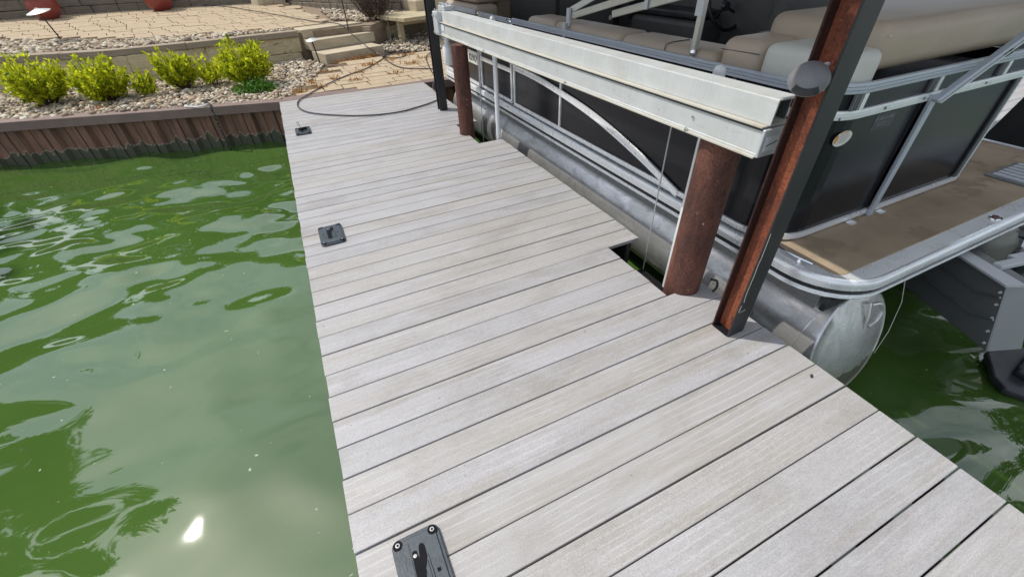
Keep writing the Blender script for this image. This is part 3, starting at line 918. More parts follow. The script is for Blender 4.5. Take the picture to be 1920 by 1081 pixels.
# clamp bracket at the shore end
cl = MB()
cl.box((1.875, 1.442, 0.885), (2.075, 1.60, 1.105))
cl.build('clamp_bracket', 'galv', lift, bevel=0.006, seg=1)
MB().box((1.94, 1.36, 1.1128), (2.06, 1.58, 1.155)).build('clamp_plate', 'galv', lift, bevel=0.004, seg=1)
for (x, y, z) in ((1.90, 1.47, 1.106), (1.90, 1.57, 1.106), (1.96, 1.40, 1.156), (2.04, 1.40, 1.156), (1.96, 1.54, 1.156), (2.04, 1.54, 1.156)):
    MB().lathe([(0.011, 0), (0.011, 0.010), (0.006, 0.011), (0.006, 0.022)], (x, y, z), 6).build('bolt', 'galv', lift)
for (y, z) in ((1.47, 0.91), (1.57, 0.91), (1.47, 1.07), (1.57, 1.07)):
    MB().lathe([(0.011, -0.012), (0.011, 0.0)], (1.8748, y, z), 6, 'X').build('bolt', 'galv', lift)
MB().box((1.8985, 1.30, 0.935), (1.8995, 1.40, 0.995)).build('label_plate', 'sticker', lift)
# motor can hung behind the far post
MB().lathe([(0.055, 0.0), (0.062, 0.02), (0.062, 0.17), (0.05, 0.2), (0.03, 0.22), (0.03, 0.30)], (1.985, 1.52, 0.575), 20).build('motor_can', 'white', lift, smooth=True)
MB().box((2.03, 1.49, 0.60), (2.075, 1.55, 0.74)).build('motor_box', 'galv', lift, bevel=0.004, seg=1)
# hanging cables
for (x, y) in ((2.2, -1.905), (2.19, 1.12)):
    MB().tube([(2.06 + 0.0, y, 0.905), (x, y, 0.86), (x, y - 0.005, -1.0)], 0.0042, 6).build('cable', 'galv', lift, smooth=True)

def guide(x, y, ztop, label):
    t = thing('guide_pole', (x, y, -0.6), label, 'guide pole', 'white boat guide poles')
    MB().lathe([(0.0235, -0.5), (0.0235, ztop + 0.6 - 0.065)], (x, y, -0.6), 20).build('pole', 'pvc', t, smooth=True)
    MB().lathe([(0.030, 0), (0.030, 0.035), (0.0285, 0.05), (0.022, 0.061), (0.010, 0.067)], (x, y, ztop - 0.067), 20).build('cap', 'white', t, smooth=True)
guide(2.12, 0.48, 1.128, 'white plastic guide pole between the far rusty pile and the boat')
guide(2.172, -2.172, 1.125, 'white plastic guide pole mostly hidden behind the thick rusty pile')

# ------------------------------------------------------------------ pontoon boat
ZD = 0.26
boat = thing('pontoon_boat', (3.75, -0.3, ZD), 'pontoon boat with black fence panels and taupe seats on the lift', 'boat')
BX0, BX1, BY0, BY1 = 2.345, 5.26, -3.06, 3.05
def rrect(x0, x1, y0, y1, r, n=9):
    return arc(x0 + r, y1 - r, r, 90, 180, n) + arc(x0 + r, y0 + r, r, 180, 270, n) + arc(x1 - r, y0 + r, r, 270, 360, n) + arc(x1 - r, y1 - r, r, 0, 90, n)
deckp = rrect(BX0, BX1, BY0, BY1, 0.30)            # counter-clockwise: outward is on the right of travel
MB().prism(deckp, ZD - 0.07, ZD - 0.004).build('deck', 'darkmetal', boat)
tr = MB().sweep(deckp, [(-0.125, ZD - 0.003), (-0.125, ZD + 0.0055), (0.0, ZD + 0.0055), (0.0, ZD - 0.003)], True)
tr.build('deck_trim', 'boatalu', boat)
cpt = rrect(BX0 + 0.10, BX1 - 0.03, BY0 + 0.095, BY1 - 0.1, 0.06)
MB().prism(cpt, ZD - 0.003, ZD + 0.0105).build('deck_carpet', 'carpet', boat, bevel=0.003, seg=1)
rub = MB().sweep(deckp, [(-0.012, ZD + 0.006), (0.002, ZD + 0.011), (0.013, ZD + 0.006), (0.019, ZD - 0.004), (0.020, ZD - 0.018), (0.016, ZD - 0.020), (0.020, ZD - 0.022), (0.020, ZD - 0.034), (0.016, ZD - 0.036), (0.020, ZD - 0.038), (0.020, ZD - 0.047), (-0.012, ZD - 0.047)], True)
rub.build('rub_rail', 'boatalu', boat, smooth=True)
MB().sweep(deckp, [(-0.01, ZD - 0.0475), (0.010, ZD - 0.0475), (0.014, ZD - 0.060), (0.010, ZD - 0.074), (-0.01, ZD - 0.074)], True).build('rail_insert', 'insert', boat)
MB().sweep(deckp, [(-0.012, ZD - 0.0745), (0.019, ZD - 0.0745), (0.021, ZD - 0.080), (0.017, ZD - 0.087), (0.019, ZD - 0.094), (0.014, ZD - 0.103), (-0.012, ZD - 0.103)], True).build('lower_rail', 'boatalu', boat, smooth=True)

def pontoon(xc, zc, r):
    o = MB()
    seg = 40
    rings = []
    for y in np.linspace(2.7, -2.99, 40):
        rings.append((y, r, 0.0))
    vs, fs = [], []
    for (y, rr_, dz) in rings:
        for k in range(seg):
            t = 2 * math.pi * k / seg
            vs.append((xc + rr_ * math.cos(t), y, zc + dz + rr_ * math.sin(t)))
    for i in range(len(rings) - 1):
        for k in range(seg):
            a, b = i * seg + k, i * seg + (k + 1) % seg
            fs.append((a, b, b + seg, a + seg))
    tube_ = o.add(vs, fs).build('pontoon', 'pontoon', boat, smooth=True)
    # stern end cap: a plate pressed outward, lowest part furthest back
    c = MB()
    vs, fs = [], []
    prof = [(1.004, 0.03), (1.022, 0.0), (1.022, -0.012), (0.996, -0.020), (0.97, -0.016), (0.8, -0.030), (0.55, -0.044), (0.3, -0.052), (0.1, -0.055)]
    for (q, dy) in prof:
        for k in range(seg):
            t = 2 * math.pi * k / seg
            vs.append((xc + r * q * math.cos(t), -2.985 + dy - (0.085 * (1 - math.sin(t) * q) if dy <= 0 else 0.0), zc + r * q * math.sin(t)))
    for i in range(len(prof) - 1):
        for k in range(seg):
            a, b = i * seg + k, i * seg + (k + 1) % seg
            fs.append((a, b, b + seg, a + seg))
    fs.append(tuple((len(prof) - 1) * seg + k for k in range(seg)))
    cap_ = c.add(vs, fs).build('end_cap', 'pontoon', tube_, smooth=True)
    for y in (-2.965, -0.62, 1.6):
        w_ = MB()
        w_.tube([(xc + (r + 0.001) * math.cos(t), y, zc + (r + 0.001) * math.sin(t)) for t in [2 * math.pi * k / 48 for k in range(49)]], 0.004, 5, cap=False)
        w_.build('weld_seam', 'pontoon', tube_, smooth=True)
    bead = MB()
    rb = random.Random(3)
    for k in range(70):
        y = -2.95 + k * 0.009
        bead.lathe([(0.002, -0.004), (0.0065 * rb.uniform(0.7, 1.2), 0.0), (0.002, 0.004)], (xc - 0.209, y, zc + r * 0.755), 6, 'Y')
    bead.build('weld_bead', 'pontoon', tube_, smooth=True)['kind'] = 'stuff'
    return tube_
p1 = pontoon(2.670, -0.205, 0.318)
p2 = pontoon(4.86, -0.205, 0.318)
# strap plate near the shore end, lifting eye on the end cap, small keel plate
sp = MB()
vs, fs = [], []
for i in range(15):
    t = math.radians(95 + 110 * i / 14)
    for y in (0.93, 1.06):
        vs.append((2.670 + 0.322 * math.cos(t), y, -0.205 + 0.322 * math.sin(t)))
for i in range(14):
    fs.append((2 * i, 2 * i + 1, 2 * i + 3, 2 * i + 2))
sp.add(vs, fs).build('strap_plate', 'galv', p1, smooth=True)
eye = MB()
ex, ey, ez = 2.765, -3.058, -0.025
eye.tube([(ex - 0.045, ey + 0.006, ez + 0.085), (ex - 0.045, ey - 0.02, ez - 0.005), (ex - 0.045, ey - 0.038, ez - 0.105)], 0.009, 6)
eye.tube(smooth_path([(ex - 0.03, ey + 0.0, ez + 0.07), (ex + 0.03, ey - 0.012, ez + 0.06), (ex + 0.062, ey - 0.026, ez + 0.01), (ex + 0.035, ey - 0.038, ez - 0.04), (ex - 0.03, ey - 0.042, ez - 0.06)]), 0.009, 6)
eye.build('lifting_eye', 'pontoon', p1, smooth=True)
MB().box((2.655, -3.20, -0.56), (2.72, -2.7, -0.51)).build('keel_plate', 'darkmetal', p1)
for xr in (2.455, 5.06):
    ri = MB()
    ri.extrude_y([(xr, -0.03), (xr + 0.012, -0.03), (xr + 0.012, ZD - 0.1035), (xr, ZD - 0.1035)], -2.93, 2.6)
    ri.build('riser_plate', 'pontoon', boat)
for y in np.arange(-2.7, 2.8, 0.45):
    MB().box((2.47, y - 0.03, ZD - 0.16), (BX1 - 0.03, y + 0.03, ZD - 0.072)).build('cross_member', 'darkmetal', boat)
sv = MB().box((2.36, -3.01, ZD - 0.15), (BX1 - 0.03, -2.985, ZD - 0.108))
sv.build('skirt_plate', 'blacksteel', boat)

# fence: swept rails along port side, stern and the far side
FX, FY, FX1 = 2.372, -2.632, 4.235
def fpath(x0=FX, y0=FY, x1=FX1, r=0.24, ytop=2.85, off=0.0):
    x0, y0, x1 = x0 + off, y0 + off, x1 - off
    return [(x0, ytop), (x0, y0 + r)] + arc(x0 + r, y0 + r, r, 180, 270, 8)[1:] + [(x1 - r * 0.4, y0)] + arc(x1 - r * 0.4, y0 + r * 0.4, r * 0.4, 270, 360, 6)[1:] + [(x1, ytop)]
def rail(path, z0, z1, th, name, m='boatalu', groove=True, parent=None):
    h = z1 - z0
    if groove:
        pr_ = [(0, z0), (th, z0 + 0.001), (th + 0.001, z0 + h * 0.30), (th - 0.003, z0 + h * 0.34), (th + 0.001, z0 + h * 0.38), (th + 0.001, z0 + h * 0.62), (th - 0.003, z0 + h * 0.66), (th + 0.001, z0 + h * 0.70), (th, z1 - 0.001), (0, z1)]
    else:
        pr_ = [(0, z0), (th, z0), (th, z1), (0, z1)]
    return MB().sweep(path, pr_).build(name, m, parent or boat)
GY0, GY1 = 0.60, 1.50                                # side gate opening
whole = fpath()
def cut(path, keep):
    # keep: function(y, x) on the straight port run
    return [p for p in path if keep(p)]
port_far = [(FX, 2.85), (FX, GY1 + 0.03)]
port_near = [(FX, GY0 - 0.03)] + whole[1:]
port_gate = [(FX, GY1 - 0.02), (FX, GY0 + 0.02)]
for pth in (port_far, port_near):
    rail(pth, ZD + 0.020, ZD + 0.056, 0.012, 'bottom_rail')
    rail(pth, 0.925, 0.967, 0.012, 'middle_rail')
    rail(pth, 1.040, 1.086, 0.016, 'top_rail', 'railgrey')
gate = rail(port_gate, ZD + 0.028, ZD + 0.062, 0.012, 'side_gate')
rail(port_gate, 0.59, 0.635, 0.014, 'gate_rail', parent=gate)
rail(port_gate, 1.035, 1.075, 0.014, 'gate_rail', 'railgrey', parent=gate)
for y in (GY0 + 0.03, GY1 - 0.03):
    MB().box((FX - 0.013, y - 0.014, ZD + 0.03), (FX + 0.012, y + 0.014, 1.034)).build('gate_post', 'boatalu', gate, bevel=0.002, seg=1)
    for dy in (-0.022, 0.0):
        s_ = 1 if y < 1 else -1
        MB().tube(smooth_path([(FX - 0.006, y + dy + s_ * 0.09, 1.056), (FX - 0.006, y + dy + s_ * 0.03, 1.066), (FX - 0.006, y + dy - s_ * 0.008, 1.05), (FX - 0.006, y + dy - s_ * 0.02, 1.0), (FX - 0.006, y + dy - s_ * 0.02, 0.9)]), 0.011, 8).build('bent_tube', 'chrome', gate, smooth=True)
MB().prism([(FX + 0.004, GY0 + 0.05), (FX + 0.010, GY0 + 0.05), (FX + 0.010, GY1 - 0.05), (FX + 0.004, GY1 - 0.05)], ZD + 0.0625, 0.589).build('gate_panel', 'panel', gate)
MB().prism([(FX + 0.004, GY0 + 0.05), (FX + 0.010, GY0 + 0.05), (FX + 0.010, GY1 - 0.05), (FX + 0.004, GY1 - 0.05)], 0.6355, 1.0345).build('gate_panel', 'panel', gate)
# panels between posts
def panel_path(path, off):
    return [(x, y) for x, y in path]
def panel(path, z0, z1, name='fence_panel'):
    return MB().sweep(path, [(-0.010, z0), (-0.003, z0), (-0.003, z1), (-0.010, z1)]).build(name, 'panel', boat)
posts_port = [GY0 - 0.04, -0.375, -2.10]
segs = [[(FX, GY0 - 0.055), (FX, -0.360)], [(FX, -0.390), (FX, -2.085)]]
corner = [(FX, -2.115)] + [p for p in whole[1:12] if p[1] < -2.2] + [(2.60, FY)]
i0 = [k for k, p in enumerate(whole) if abs(p[1] - FY) < 1e-6]
PX = 3.19                                            # stern gate post
segs += [[(FX, -2.115), (FX, FY + 0.24)] + arc(FX + 0.24, FY + 0.24, 0.24, 180, 270, 8)[1:] + [(PX - 0.02, FY)]]
segs += [[(PX + 0.02, FY), (4.139, FY)] + arc(4.139, FY + 0.096, 0.096, 270, 360, 6)[1:] + [(FX1, 2.84)]]
segs += [[(FX, 2.84), (FX, GY1 + 0.06)]]
for sg in segs:
    panel(sg, ZD + 0.0565, 0.9245)
    panel([(x, y) for x, y in sg], 0.9675, 1.0395, 'top_panel')
for y in posts_port:
    MB().box((FX - 0.0125, y - 0.012, ZD + 0.0565), (FX + 0.02, y + 0.012, 0.9245)).build('fence_post', 'boatalu', boat, bevel=0.002, seg=1)
MB().box((FX - 0.0125, GY1 + 0.03, ZD + 0.0565), (FX + 0.02, GY1 + 0.055, 0.9245)).build('fence_post', 'boatalu', boat, bevel=0.002, seg=1)
for x in (2.60, 3.20, 3.86):
    MB().box((x - 0.013, FY - 0.0135, 0.9675), (x + 0.013, FY + 0.01, 1.0395)).build('rail_spacer', 'boatalu', boat, bevel=0.002, seg=1)
    for dx in (-0.032, -0.05, -0.068):
        MB().box((x + dx - 0.004, FY - 0.0105, 0.9675), (x + dx + 0.004, FY + 0.002, 1.0395)).build('spacer_fin', 'darkmetal', boat)
for k in range(3):
    x = 4.085 + 0.022 * k
    MB().box((x - 0.006, FY - 0.016, ZD + 0.0565), (x + 0.006, FY - 0.004, 0.9245)).build('corner_fin', 'darkmetal' if k < 2 else 'boatalu', boat, bevel=0.002, seg=1)
for x in (2.46, 2.80, 3.12, 3.42, 3.70):
    MB().lathe([(0.007, 0.0), (0.007, -0.003), (0.003, -0.005)], (x, FY - 0.0135, 0.946), 10, 'Y').build('rail_screw', 'darkmetal', boat)
# stern gate post, bent into the long canopy strut
gp = MB().box((PX - 0.026, FY - 0.034, ZD + 0.012), (PX + 0.016, FY - 0.0135, 0.955))
gp.build('gate_post', 'railgrey', boat, bevel=0.003, seg=1)
MB().box((PX + 0.0165, FY - 0.030, ZD + 0.02), (PX + 0.026, FY - 0.0135, 0.945)).build('gate_edge', 'boatalu', boat)
sb = MB()
sb.bar((PX - 0.03, FY - 0.045, 0.935), (4.15, FY - 0.10, 1.475), 0.020, 0.034, (0, -1, 0))
sb.build('canopy_strut', 'railgrey', boat, bevel=0.004, seg=1)
sb2 = MB().bar((PX + 0.0, FY - 0.058, 0.925), (4.15, FY - 0.112, 1.445), 0.006, 0.012, (0, -1, 0))
sb2.build('strut_edge', 'boatalu', boat)
MB().tube([(3.52, FY - 0.075, 1.118), (3.55, FY - 0.078, 1.105), (3.575, FY - 0.08, 1.112), (3.565, FY - 0.08, 1.13), (3.54, FY - 0.08, 1.128)], 0.005, 6).build('cord_loop', 'insert', boat, smooth=True)
MB().tube(smooth_path([(3.56, FY - 0.08, 1.105), (3.52, FY - 0.04, 1.07), (3.505, FY - 0.02, 1.03), (3.505, FY - 0.02, 0.985)]), 0.003, 5).build('cord', 'insert', boat, smooth=True)
# feet of the fence on the deck
for x in (2.98, 3.26):
    MB().box((x, FY - 0.05, ZD + 0.011), (x + 0.05, FY - 0.016, ZD + 0.018)).build('foot_plate', 'boatalu', boat)
# arched strip on the port panels
ap = smooth_path([(2.352, 0.56, 0.660), (2.352, 0.10, 0.648), (2.352, -0.41, 0.606), (2.352, -0.955, 0.535), (2.352, -1.506, 0.415), (2.352, -1.915, 0.296)], 5)
am = MB()
vs, fs = [], []
for p in ap:
    for (dx, dz) in ((0.0, -0.026), (0.0, -0.009), (0.004, -0.004), (0.0, 0.001), (0.0, 0.024), (0.012, 0.026), (0.012, -0.028)):
        vs.append((p.x + dx, p.y, p.z + dz))
k = 7
for i in range(len(ap) - 1):
    for j in range(k):
        j2 = (j + 1) % k
        fs.append((i * k + j, (i + 1) * k + j, (i + 1) * k + j2, i * k + j2))
fs += [tuple(range(k)), tuple((len(ap) - 1) * k + j for j in range(k))[::-1]]
am.add(vs, fs).build('arch_strip', 'boatalu', boat)
# letter plate, stickers
def text(body, size, loc, rot, m, parent, name, ext=0.0006, shear=0.0, align='LEFT'):
    cu = bpy.data.curves.new(name, 'FONT')
    cu.body = body
    cu.size = size
    cu.extrude = ext
    cu.shear = shear
    cu.align_x = align
    cu.resolution_u = 2
    cu.offset = 0.0025
    o = bpy.data.objects.new(name, cu)
    C.objects.link(o)
    dg = bpy.context.evaluated_depsgraph_get()
    me = bpy.data.meshes.new_from_object(o.evaluated_get(dg))
    bpy.data.objects.remove(o)
    me.name = name
    me.materials.clear()
    me.materials.append(M[m])
    t = bpy.data.objects.new(name, me)
    C.objects.link(t)
    t.parent = parent
    t.location = Vector(loc) - ORG[parent.name]
    t.rotation_euler = rot
    return t
ORG['side_gate'] = ORG[boat.name]
pl = MB().box((FX - 0.016, 1.50, 0.515), (FX - 0.0130, 1.90, 0.655))
plo = pl.build('number_plate', 'plate', boat)
text('829KP', 0.100, (FX - 0.0168, 1.838, 0.548), (math.pi / 2, 0, -math.pi / 2), 'ink', plo, 'number_lettering')
def ellipse(cx, cz, a, b, rot, y0, y1, n=28):
    mb = MB()
    vs = []
    for yy in (y0, y1):
        for k in range(n):
            t = 2 * math.pi * k / n
            u, v_ = a * math.cos(t), b * math.sin(t)
            vs.append((cx + u * math.cos(rot) - v_ * math.sin(rot), yy, cz + u * math.sin(rot) + v_ * math.cos(rot)))
    fs = [tuple(range(n)), tuple(range(n, 2 * n))[::-1]] + [(i, i + n, (i + 1) % n + n, (i + 1) % n) for i in range(n)]
    return mb.add(vs, fs)
ds = ellipse(2.588, 0.832, 0.068, 0.037, 0.02, FY + 0.0028, FY + 0.0020).build('oval_decal', 'plate', boat)
ellipse(2.538, 0.836, 0.012, 0.022, 0.0, FY + 0.0017, FY + 0.0012, 14).build('decal_mark', 'orange', ds)
for k in range(6):
    zz = 0.852 - 0.008 * k
    MB().box((2.558, FY + 0.0013, zz), (2.558 + (0.075 - 0.006 * abs(k - 2)), FY + 0.0017, zz + 0.0025)).build('decal_line', 'greyprint', ds)
MB().box((2.558, FY + 0.0011, 0.861), (2.615, FY + 0.0017, 0.8655)).build('decal_line', 'orange', ds)
bd = MB().box((2.795, FY + 0.0020, 0.83), (2.965, FY + 0.0027, 0.912)).build('maker_badge', 'motorblack', boat)
# unreadable script and two lines of small print, as the photograph shows them
scp = MB()
rs = random.Random(4)
for (x0, x1, z, h) in ((2.80, 2.862, 0.884, 0.022), (2.872, 2.945, 0.886, 0.020)):
    pts_ = []
    nn = 15
    for i in range(nn + 1):
        u = i / nn
        pts_.append((x0 + (x1 - x0) * u + 0.004 * math.sin(i * 2.6), FY + 0.0014, z + h * (0.5 + 0.5 * math.sin(i * 2.1 + rs.uniform(-.5, .5))) * (1.0 if i not in (1, 2) else 1.25) - 0.008))
    scp.tube(smooth_path(pts_, 4), 0.0013, 4)
scp.build('badge_script', 'silverink', bd)
sm = MB()
for (z, x0, x1) in ((0.862, 2.825, 2.925), (0.850, 2.83, 2.90)):
    x = x0
    while x < x1:
        l_ = rs.uniform(0.003, 0.006)
        sm.box((x, FY + 0.0012, z), (x + l_, FY + 0.0018, z + rs.choice([0.004, 0.0055])))
        x += l_ + 0.0022
sm.build('badge_small_print', 'silverink', bd)

# stern light, mooring cleat, ladder hatch, deck details
lt = MB().lathe([(0.030, 0.0), (0.030, 0.004), (0.020, 0.006)], (3.79, -3.018, ZD + 0.0056), 20, sx=1.45).build('deck_light', 'chrome', boat)
MB().lathe([(0.021, 0.0062), (0.018, 0.010), (0.006, 0.012)], (3.79, -3.018, ZD + 0.0056), 16, sx=1.45).build('light_lens', 'lens', lt)
cc = MB()
for y in (-2.66, -2.80):
    cc.lathe([(0.014, 0), (0.010, 0.012), (0.008, 0.02)], (2.40, y + 0.02, ZD + 0.0058), 10)
cc.tube([(2.404, -2.55, ZD + 0.030), (2.402, -2.62, ZD + 0.024), (2.402, -2.76, ZD + 0.024), (2.404, -2.85, ZD + 0.030)], 0.0075, 8)
cc.build('mooring_cleat', 'chrome', boat, smooth=True)
lh = MB().box((4.42, -2.96, ZD + 0.0108), (4.86, -2.68, ZD + 0.018)).build('ladder_hatch', 'darkmetal', boat, bevel=0.004, seg=1)
for k in range(6):
    MB().box((4.46 + 0.065 * k, -2.93, ZD + 0.0182), (4.50 + 0.065 * k, -2.71, ZD + 0.028)).build('tread_bar', 'galv', lh)
# deck trim along the starboard edge
MB().box((5.20, -2.6, ZD + 0.0108), (5.232, 1.5, ZD + 0.016)).build('edge_strip', 'boatalu', boat)

# seats
def cushion(x0, x1, y0, y1, z0, z1, m, name='seat_cushion', r=0.05, parent=None):
    return MB().box((x0, y0, z0), (x1, y1, z1)).build(name, m, parent or boat, smooth=True, bevel=r, seg=4)
ys_ = [(1.62, 2.75), (-0.145, 0.36), (-1.06, -0.152), (-1.93, -1.067)]
for (a, b) in ys_:
    cushion(2.405, 2.70, a, b, 0.86, 1.118, 'vinyl', 'bolster_cushion', 0.055)
    cushion(2.72, 3.20, a, b, 0.50, 0.70, 'vinyl', 'seat_cushion', 0.05)
    MB().box((2.41, a + 0.02, ZD + 0.012), (3.15, b - 0.02, 0.50)).build('seat_base', 'vinyldark', boat)
for (a, b) in ((-1.52, -1.515),):
    MB().tube(smooth_path([(2.402, a, 0.90), (2.405, a, 1.08), (2.44, a, 1.117), (2.60, a, 1.121)]), 0.003, 5).build('seam', 'vinyldark', boat, smooth=True)
for (a, b) in ys_:
    MB().tube(smooth_path([(2.409, a + 0.03, 1.065), (2.407, (a + b) / 2, 1.067), (2.409, b - 0.03, 1.065)], 4), 0.0028, 5).build('seam', 'vinyldark', boat, smooth=True)
lg = cushion(2.400, 3.0, -2.20, -1.938, 0.96, 1.205, 'vinyl', 'lounge_cushion', 0.06)
lc = MB().prism([(2.398, -2.203), (2.398, -2.42)] + arc(2.598, -2.42, 0.2, 180, 270, 6)[1:] + [(2.66, -2.62), (2.80, -2.203)], 0.985, 1.205).build('corner_cushion', 'vinylgrey', boat, smooth=True, bevel=0.045, seg=4)
ls = cushion(2.668, 4.16, -2.585, -1.98, 1.093, 1.30, 'vinyl', 'stern_cushion', 0.06)
MB().tube([(2.69, -2.578, 1.245), (4.14, -2.578, 1.245)], 0.003, 5).build('seam', 'vinylgrey', ls)
MB().tube([(2.402, -1.95, 1.145), (2.400, -2.19, 1.150)], 0.0025, 5).build('seam', 'vinyldark', lg)
MB().box((2.42, -2.50, ZD + 0.012), (4.1, -1.98, 0.96)).build('lounge_base', 'vinyldark', boat)
cushion(2.9, 4.1, -1.96, -1.70, 0.95, 1.16, 'vinyldark', 'backrest', 0.05)
cushion(3.55, 4.18, 1.0, 2.6, 0.50, 1.30, 'vinyldark', 'far_seat', 0.06)
MB().box((3.95, -1.30, ZD + 0.02), (4.20, 1.0, 1.38)).build('side_console', 'vinyldark', boat, bevel=0.05, seg=2)
MB().box((3.60, 0.355, 1.0), (4.18, 0.375, 1.52)).build('windscreen', 'insert', boat)
cushion(2.9, 3.5, 2.2, 2.75, 0.60, 1.28, 'vinyl', 'bow_cushion', 0.08)
cushion(2.42, 2.95, 1.70, 2.7, 1.125, 1.30, 'vinyl', 'bow_cushion', 0.07)
cpn = MB().box((2.40, -0.02, 0.50), (2.404, 0.5, 0.92))
# drink holder in the bolster
MB().lathe([(0.045, 0), (0.045, 0.004), (0.036, 0.005), (0.036, -0.002)], (2.62, -1.86, 1.118), 18).build('cup_ring', 'chrome', boat)
# helm: console, wheel, chair
con = MB()
con.prism([(3.62, -0.55), (4.18, -0.55), (4.18, 0.35), (3.62, 0.35)], ZD + 0.012, 1.05)
cono = con.build('helm_console', 'vinyldark', boat, bevel=0.04, seg=2)
MB().box((3.66, -0.50, 1.06), (4.14, 0.30, 1.12)).build('dash', 'motorblack', cono, bevel=0.02, seg=2)
for (x, y) in ((3.80, -0.42), (3.92, -0.36), (4.03, -0.30)):
    MB().lathe([(0.05, 0), (0.05, 0.008), (0.04, 0.01)], (x, y, 1.121), 16).build('gauge', 'chrome', cono)
wh = MB()
wc, wr = Vector((3.86, -0.62, 1.16)), 0.19
wx, wy = Vector((1, 0, 0)), Vector((0, 0.45, 0.89)).normalized()
wh.tube([wc + wx * wr * math.cos(t) + wy * wr * math.sin(t) for t in [2 * math.pi * k / 32 for k in range(33)]], 0.016, 8, cap=False)
who = wh.build('steering_wheel', 'insert', boat, smooth=True)
for a in (90, 210, 330):
    t = math.radians(a)
    MB().tube([wc, wc + wx * wr * math.cos(t) + wy * wr * math.sin(t)], 0.011, 8).build('spoke', 'insert', who, smooth=True)
MB().lathe([(0.035, -0.02), (0.035, 0.02)], wc, 16, 'Y').build('hub', 'motorblack', who)
MB().tube([(4.12, -0.62, 1.05), (4.14, -0.66, 1.20), (4.17, -0.70, 1.24)], 0.014, 8).build('throttle', 'chrome', boat, smooth=True)
hc = cushion(3.45, 4.16, -1.50, -1.36, 0.80, 1.62, 'vinyldark', 'helm_chair', 0.06)
cushion(3.55, 4.10, -1.36, -0.92, 0.68, 0.82, 'vinyldark', 'chair_seat', 0.05, hc)
MB().box((2.9, 0.6, 0.60), (3.6, 0.75, 1.24)).build('privacy_screen', 'vinyldark', boat, bevel=0.02)
MB().box((2.76, 0.42, 0.75), (2.80, 1.45, 1.25)).build('dark_cover', 'insert', boat)
# bimini arms folded along the port rail
br = MB().box((2.366, -0.395, 1.03), (2.385, -0.365, 1.13)).build('arm_bracket', 'galv', boat, bevel=0.003, seg=1)
MB().box((2.40, -0.40, 1.10), (2.42, -0.36, 1.225)).build('arm_bracket', 'galv', boat, bevel=0.003, seg=1)
MB().tube([(2.378, -0.38, 1.12), (2.41, -0.38, 1.14)], 0.008, 8).build('pivot_pin', 'chrome', boat)
def arm(p, q, wd=0.012, ht=0.045):
    MB().bar(p, q, wd, ht).build('bimini_arm', 'bimini', boat, bevel=0.004, seg=1)
arm((2.43, -0.37, 1.165), (2.45, -2.30, 1.60))
arm((2.43, -0.37, 1.205), (2.75, -0.90, 1.50))
arm((2.47, -0.87, 1.215), (2.49, -2.30, 1.53))
MB().box((2.455, -1.245, 1.27), (2.462, -1.215, 1.36)).build('arm_clip', 'galv', boat)
MB().tube([(2.47, -0.86, 1.205), (2.47, -0.845, 1.185)], 0.010, 8).build('end_fitting', 'chrome', boat)
sr = MB().box((2.385, -1.775, 1.115), (2.425, -1.745, 2.3))
sr.build('support_post', 'bimini', boat, bevel=0.005, seg=1)
MB().box((2.378, -1.785, 1.28), (2.386, -1.735, 1.40)).build('post_clip', 'galv', boat)
MB().tube([(2.395, -1.76, 1.084), (2.40, -1.76, 1.10), (2.405, -1.76, 1.13)], [0.014, 0.02, 0.012], 10).build('post_foot', 'chrome', boat, smooth=True)

# outboard pod and motor at the stern
def pod(pts8, name, m, parent=boat, **k):
    return MB().add(pts8, [(0, 3, 2, 1), (4, 5, 6, 7), (0, 1, 5, 4), (1, 2, 6, 5), (2, 3, 7, 6), (3, 0, 4, 7)]).build(name, m, parent, **k)
A0, A1 = Vector((3.70, -2.72, -0.28)), Vector((3.389, -3.447, -0.28))
B0, B1 = Vector((3.72, -2.72, 0.08)), Vector((3.468, -3.313, 0.08))
off = Vector((0.20, -0.08, 0.0))
pod([A0, A1, A1 + off, A0 + off, B0, B1, B1 + off * 0.75, B0 + off * 0.75], 'motor_pod', 'podmetal', bevel=0.006, seg=1)
MB().add([B0 + Vector((-0.03, 0, 0.002)), B1 + Vector((-0.035, 0.0, 0.002)), B1 + Vector((0.06, -0.05, 0.002)), B0 + Vector((0.05, 0, 0.002)),
          B0 + Vector((-0.03, 0, 0.014)), B1 + Vector((-0.035, 0.0, 0.014)), B1 + Vector((0.06, -0.05, 0.014)), B0 + Vector((0.05, 0, 0.014))],
         [(0, 3, 2, 1), (4, 5, 6, 7), (0, 1, 5, 4), (1, 2, 6, 5), (2, 3, 7, 6), (3, 0, 4, 7)]).build('pod_flange', 'galv', boat)
for f_ in (0.12, 0.3, 0.5, 0.7, 0.88):
    q_ = A1.lerp(B1, f_) + Vector((-0.003, 0.02, 0))
    MB().lathe([(0.008, -0.006), (0.008, 0.0)], q_, 6, 'X').build('rivet', 'galv', boat)
for k_ in range(3):
    MB().bar(Vector((3.60 + 0.16 * k_, -3.20, 0.094)), Vector((4.3 + 0.16 * k_, -3.34, 0.09)), 0.05, 0.03).build('pod_bracket', 'galv', boat, bevel=0.004, seg=1)
for f_ in (0.35, 0.68):
    a_, b_ = A0.lerp(B0, f_), A1.lerp(B1, f_)
    MB().tube([a_ + Vector((-0.004, 0, 0)), a_.lerp(b_, 0.82) + Vector((-0.005, 0, 0)), b_ + Vector((0.0, 0.03, 0.05))], 0.007, 5).build('pod_crease', 'darkmetal', boat, smooth=True)
MB().lathe([(0.02, -0.17), (0.10, -0.15), (0.125, -0.05), (0.125, 0.06), (0.09, 0.14), (0.02, 0.16)], (3.98, -3.02, 0.015), 18, sx=1.2).build('motor_leg', 'motorgrey', boat, smooth=True)
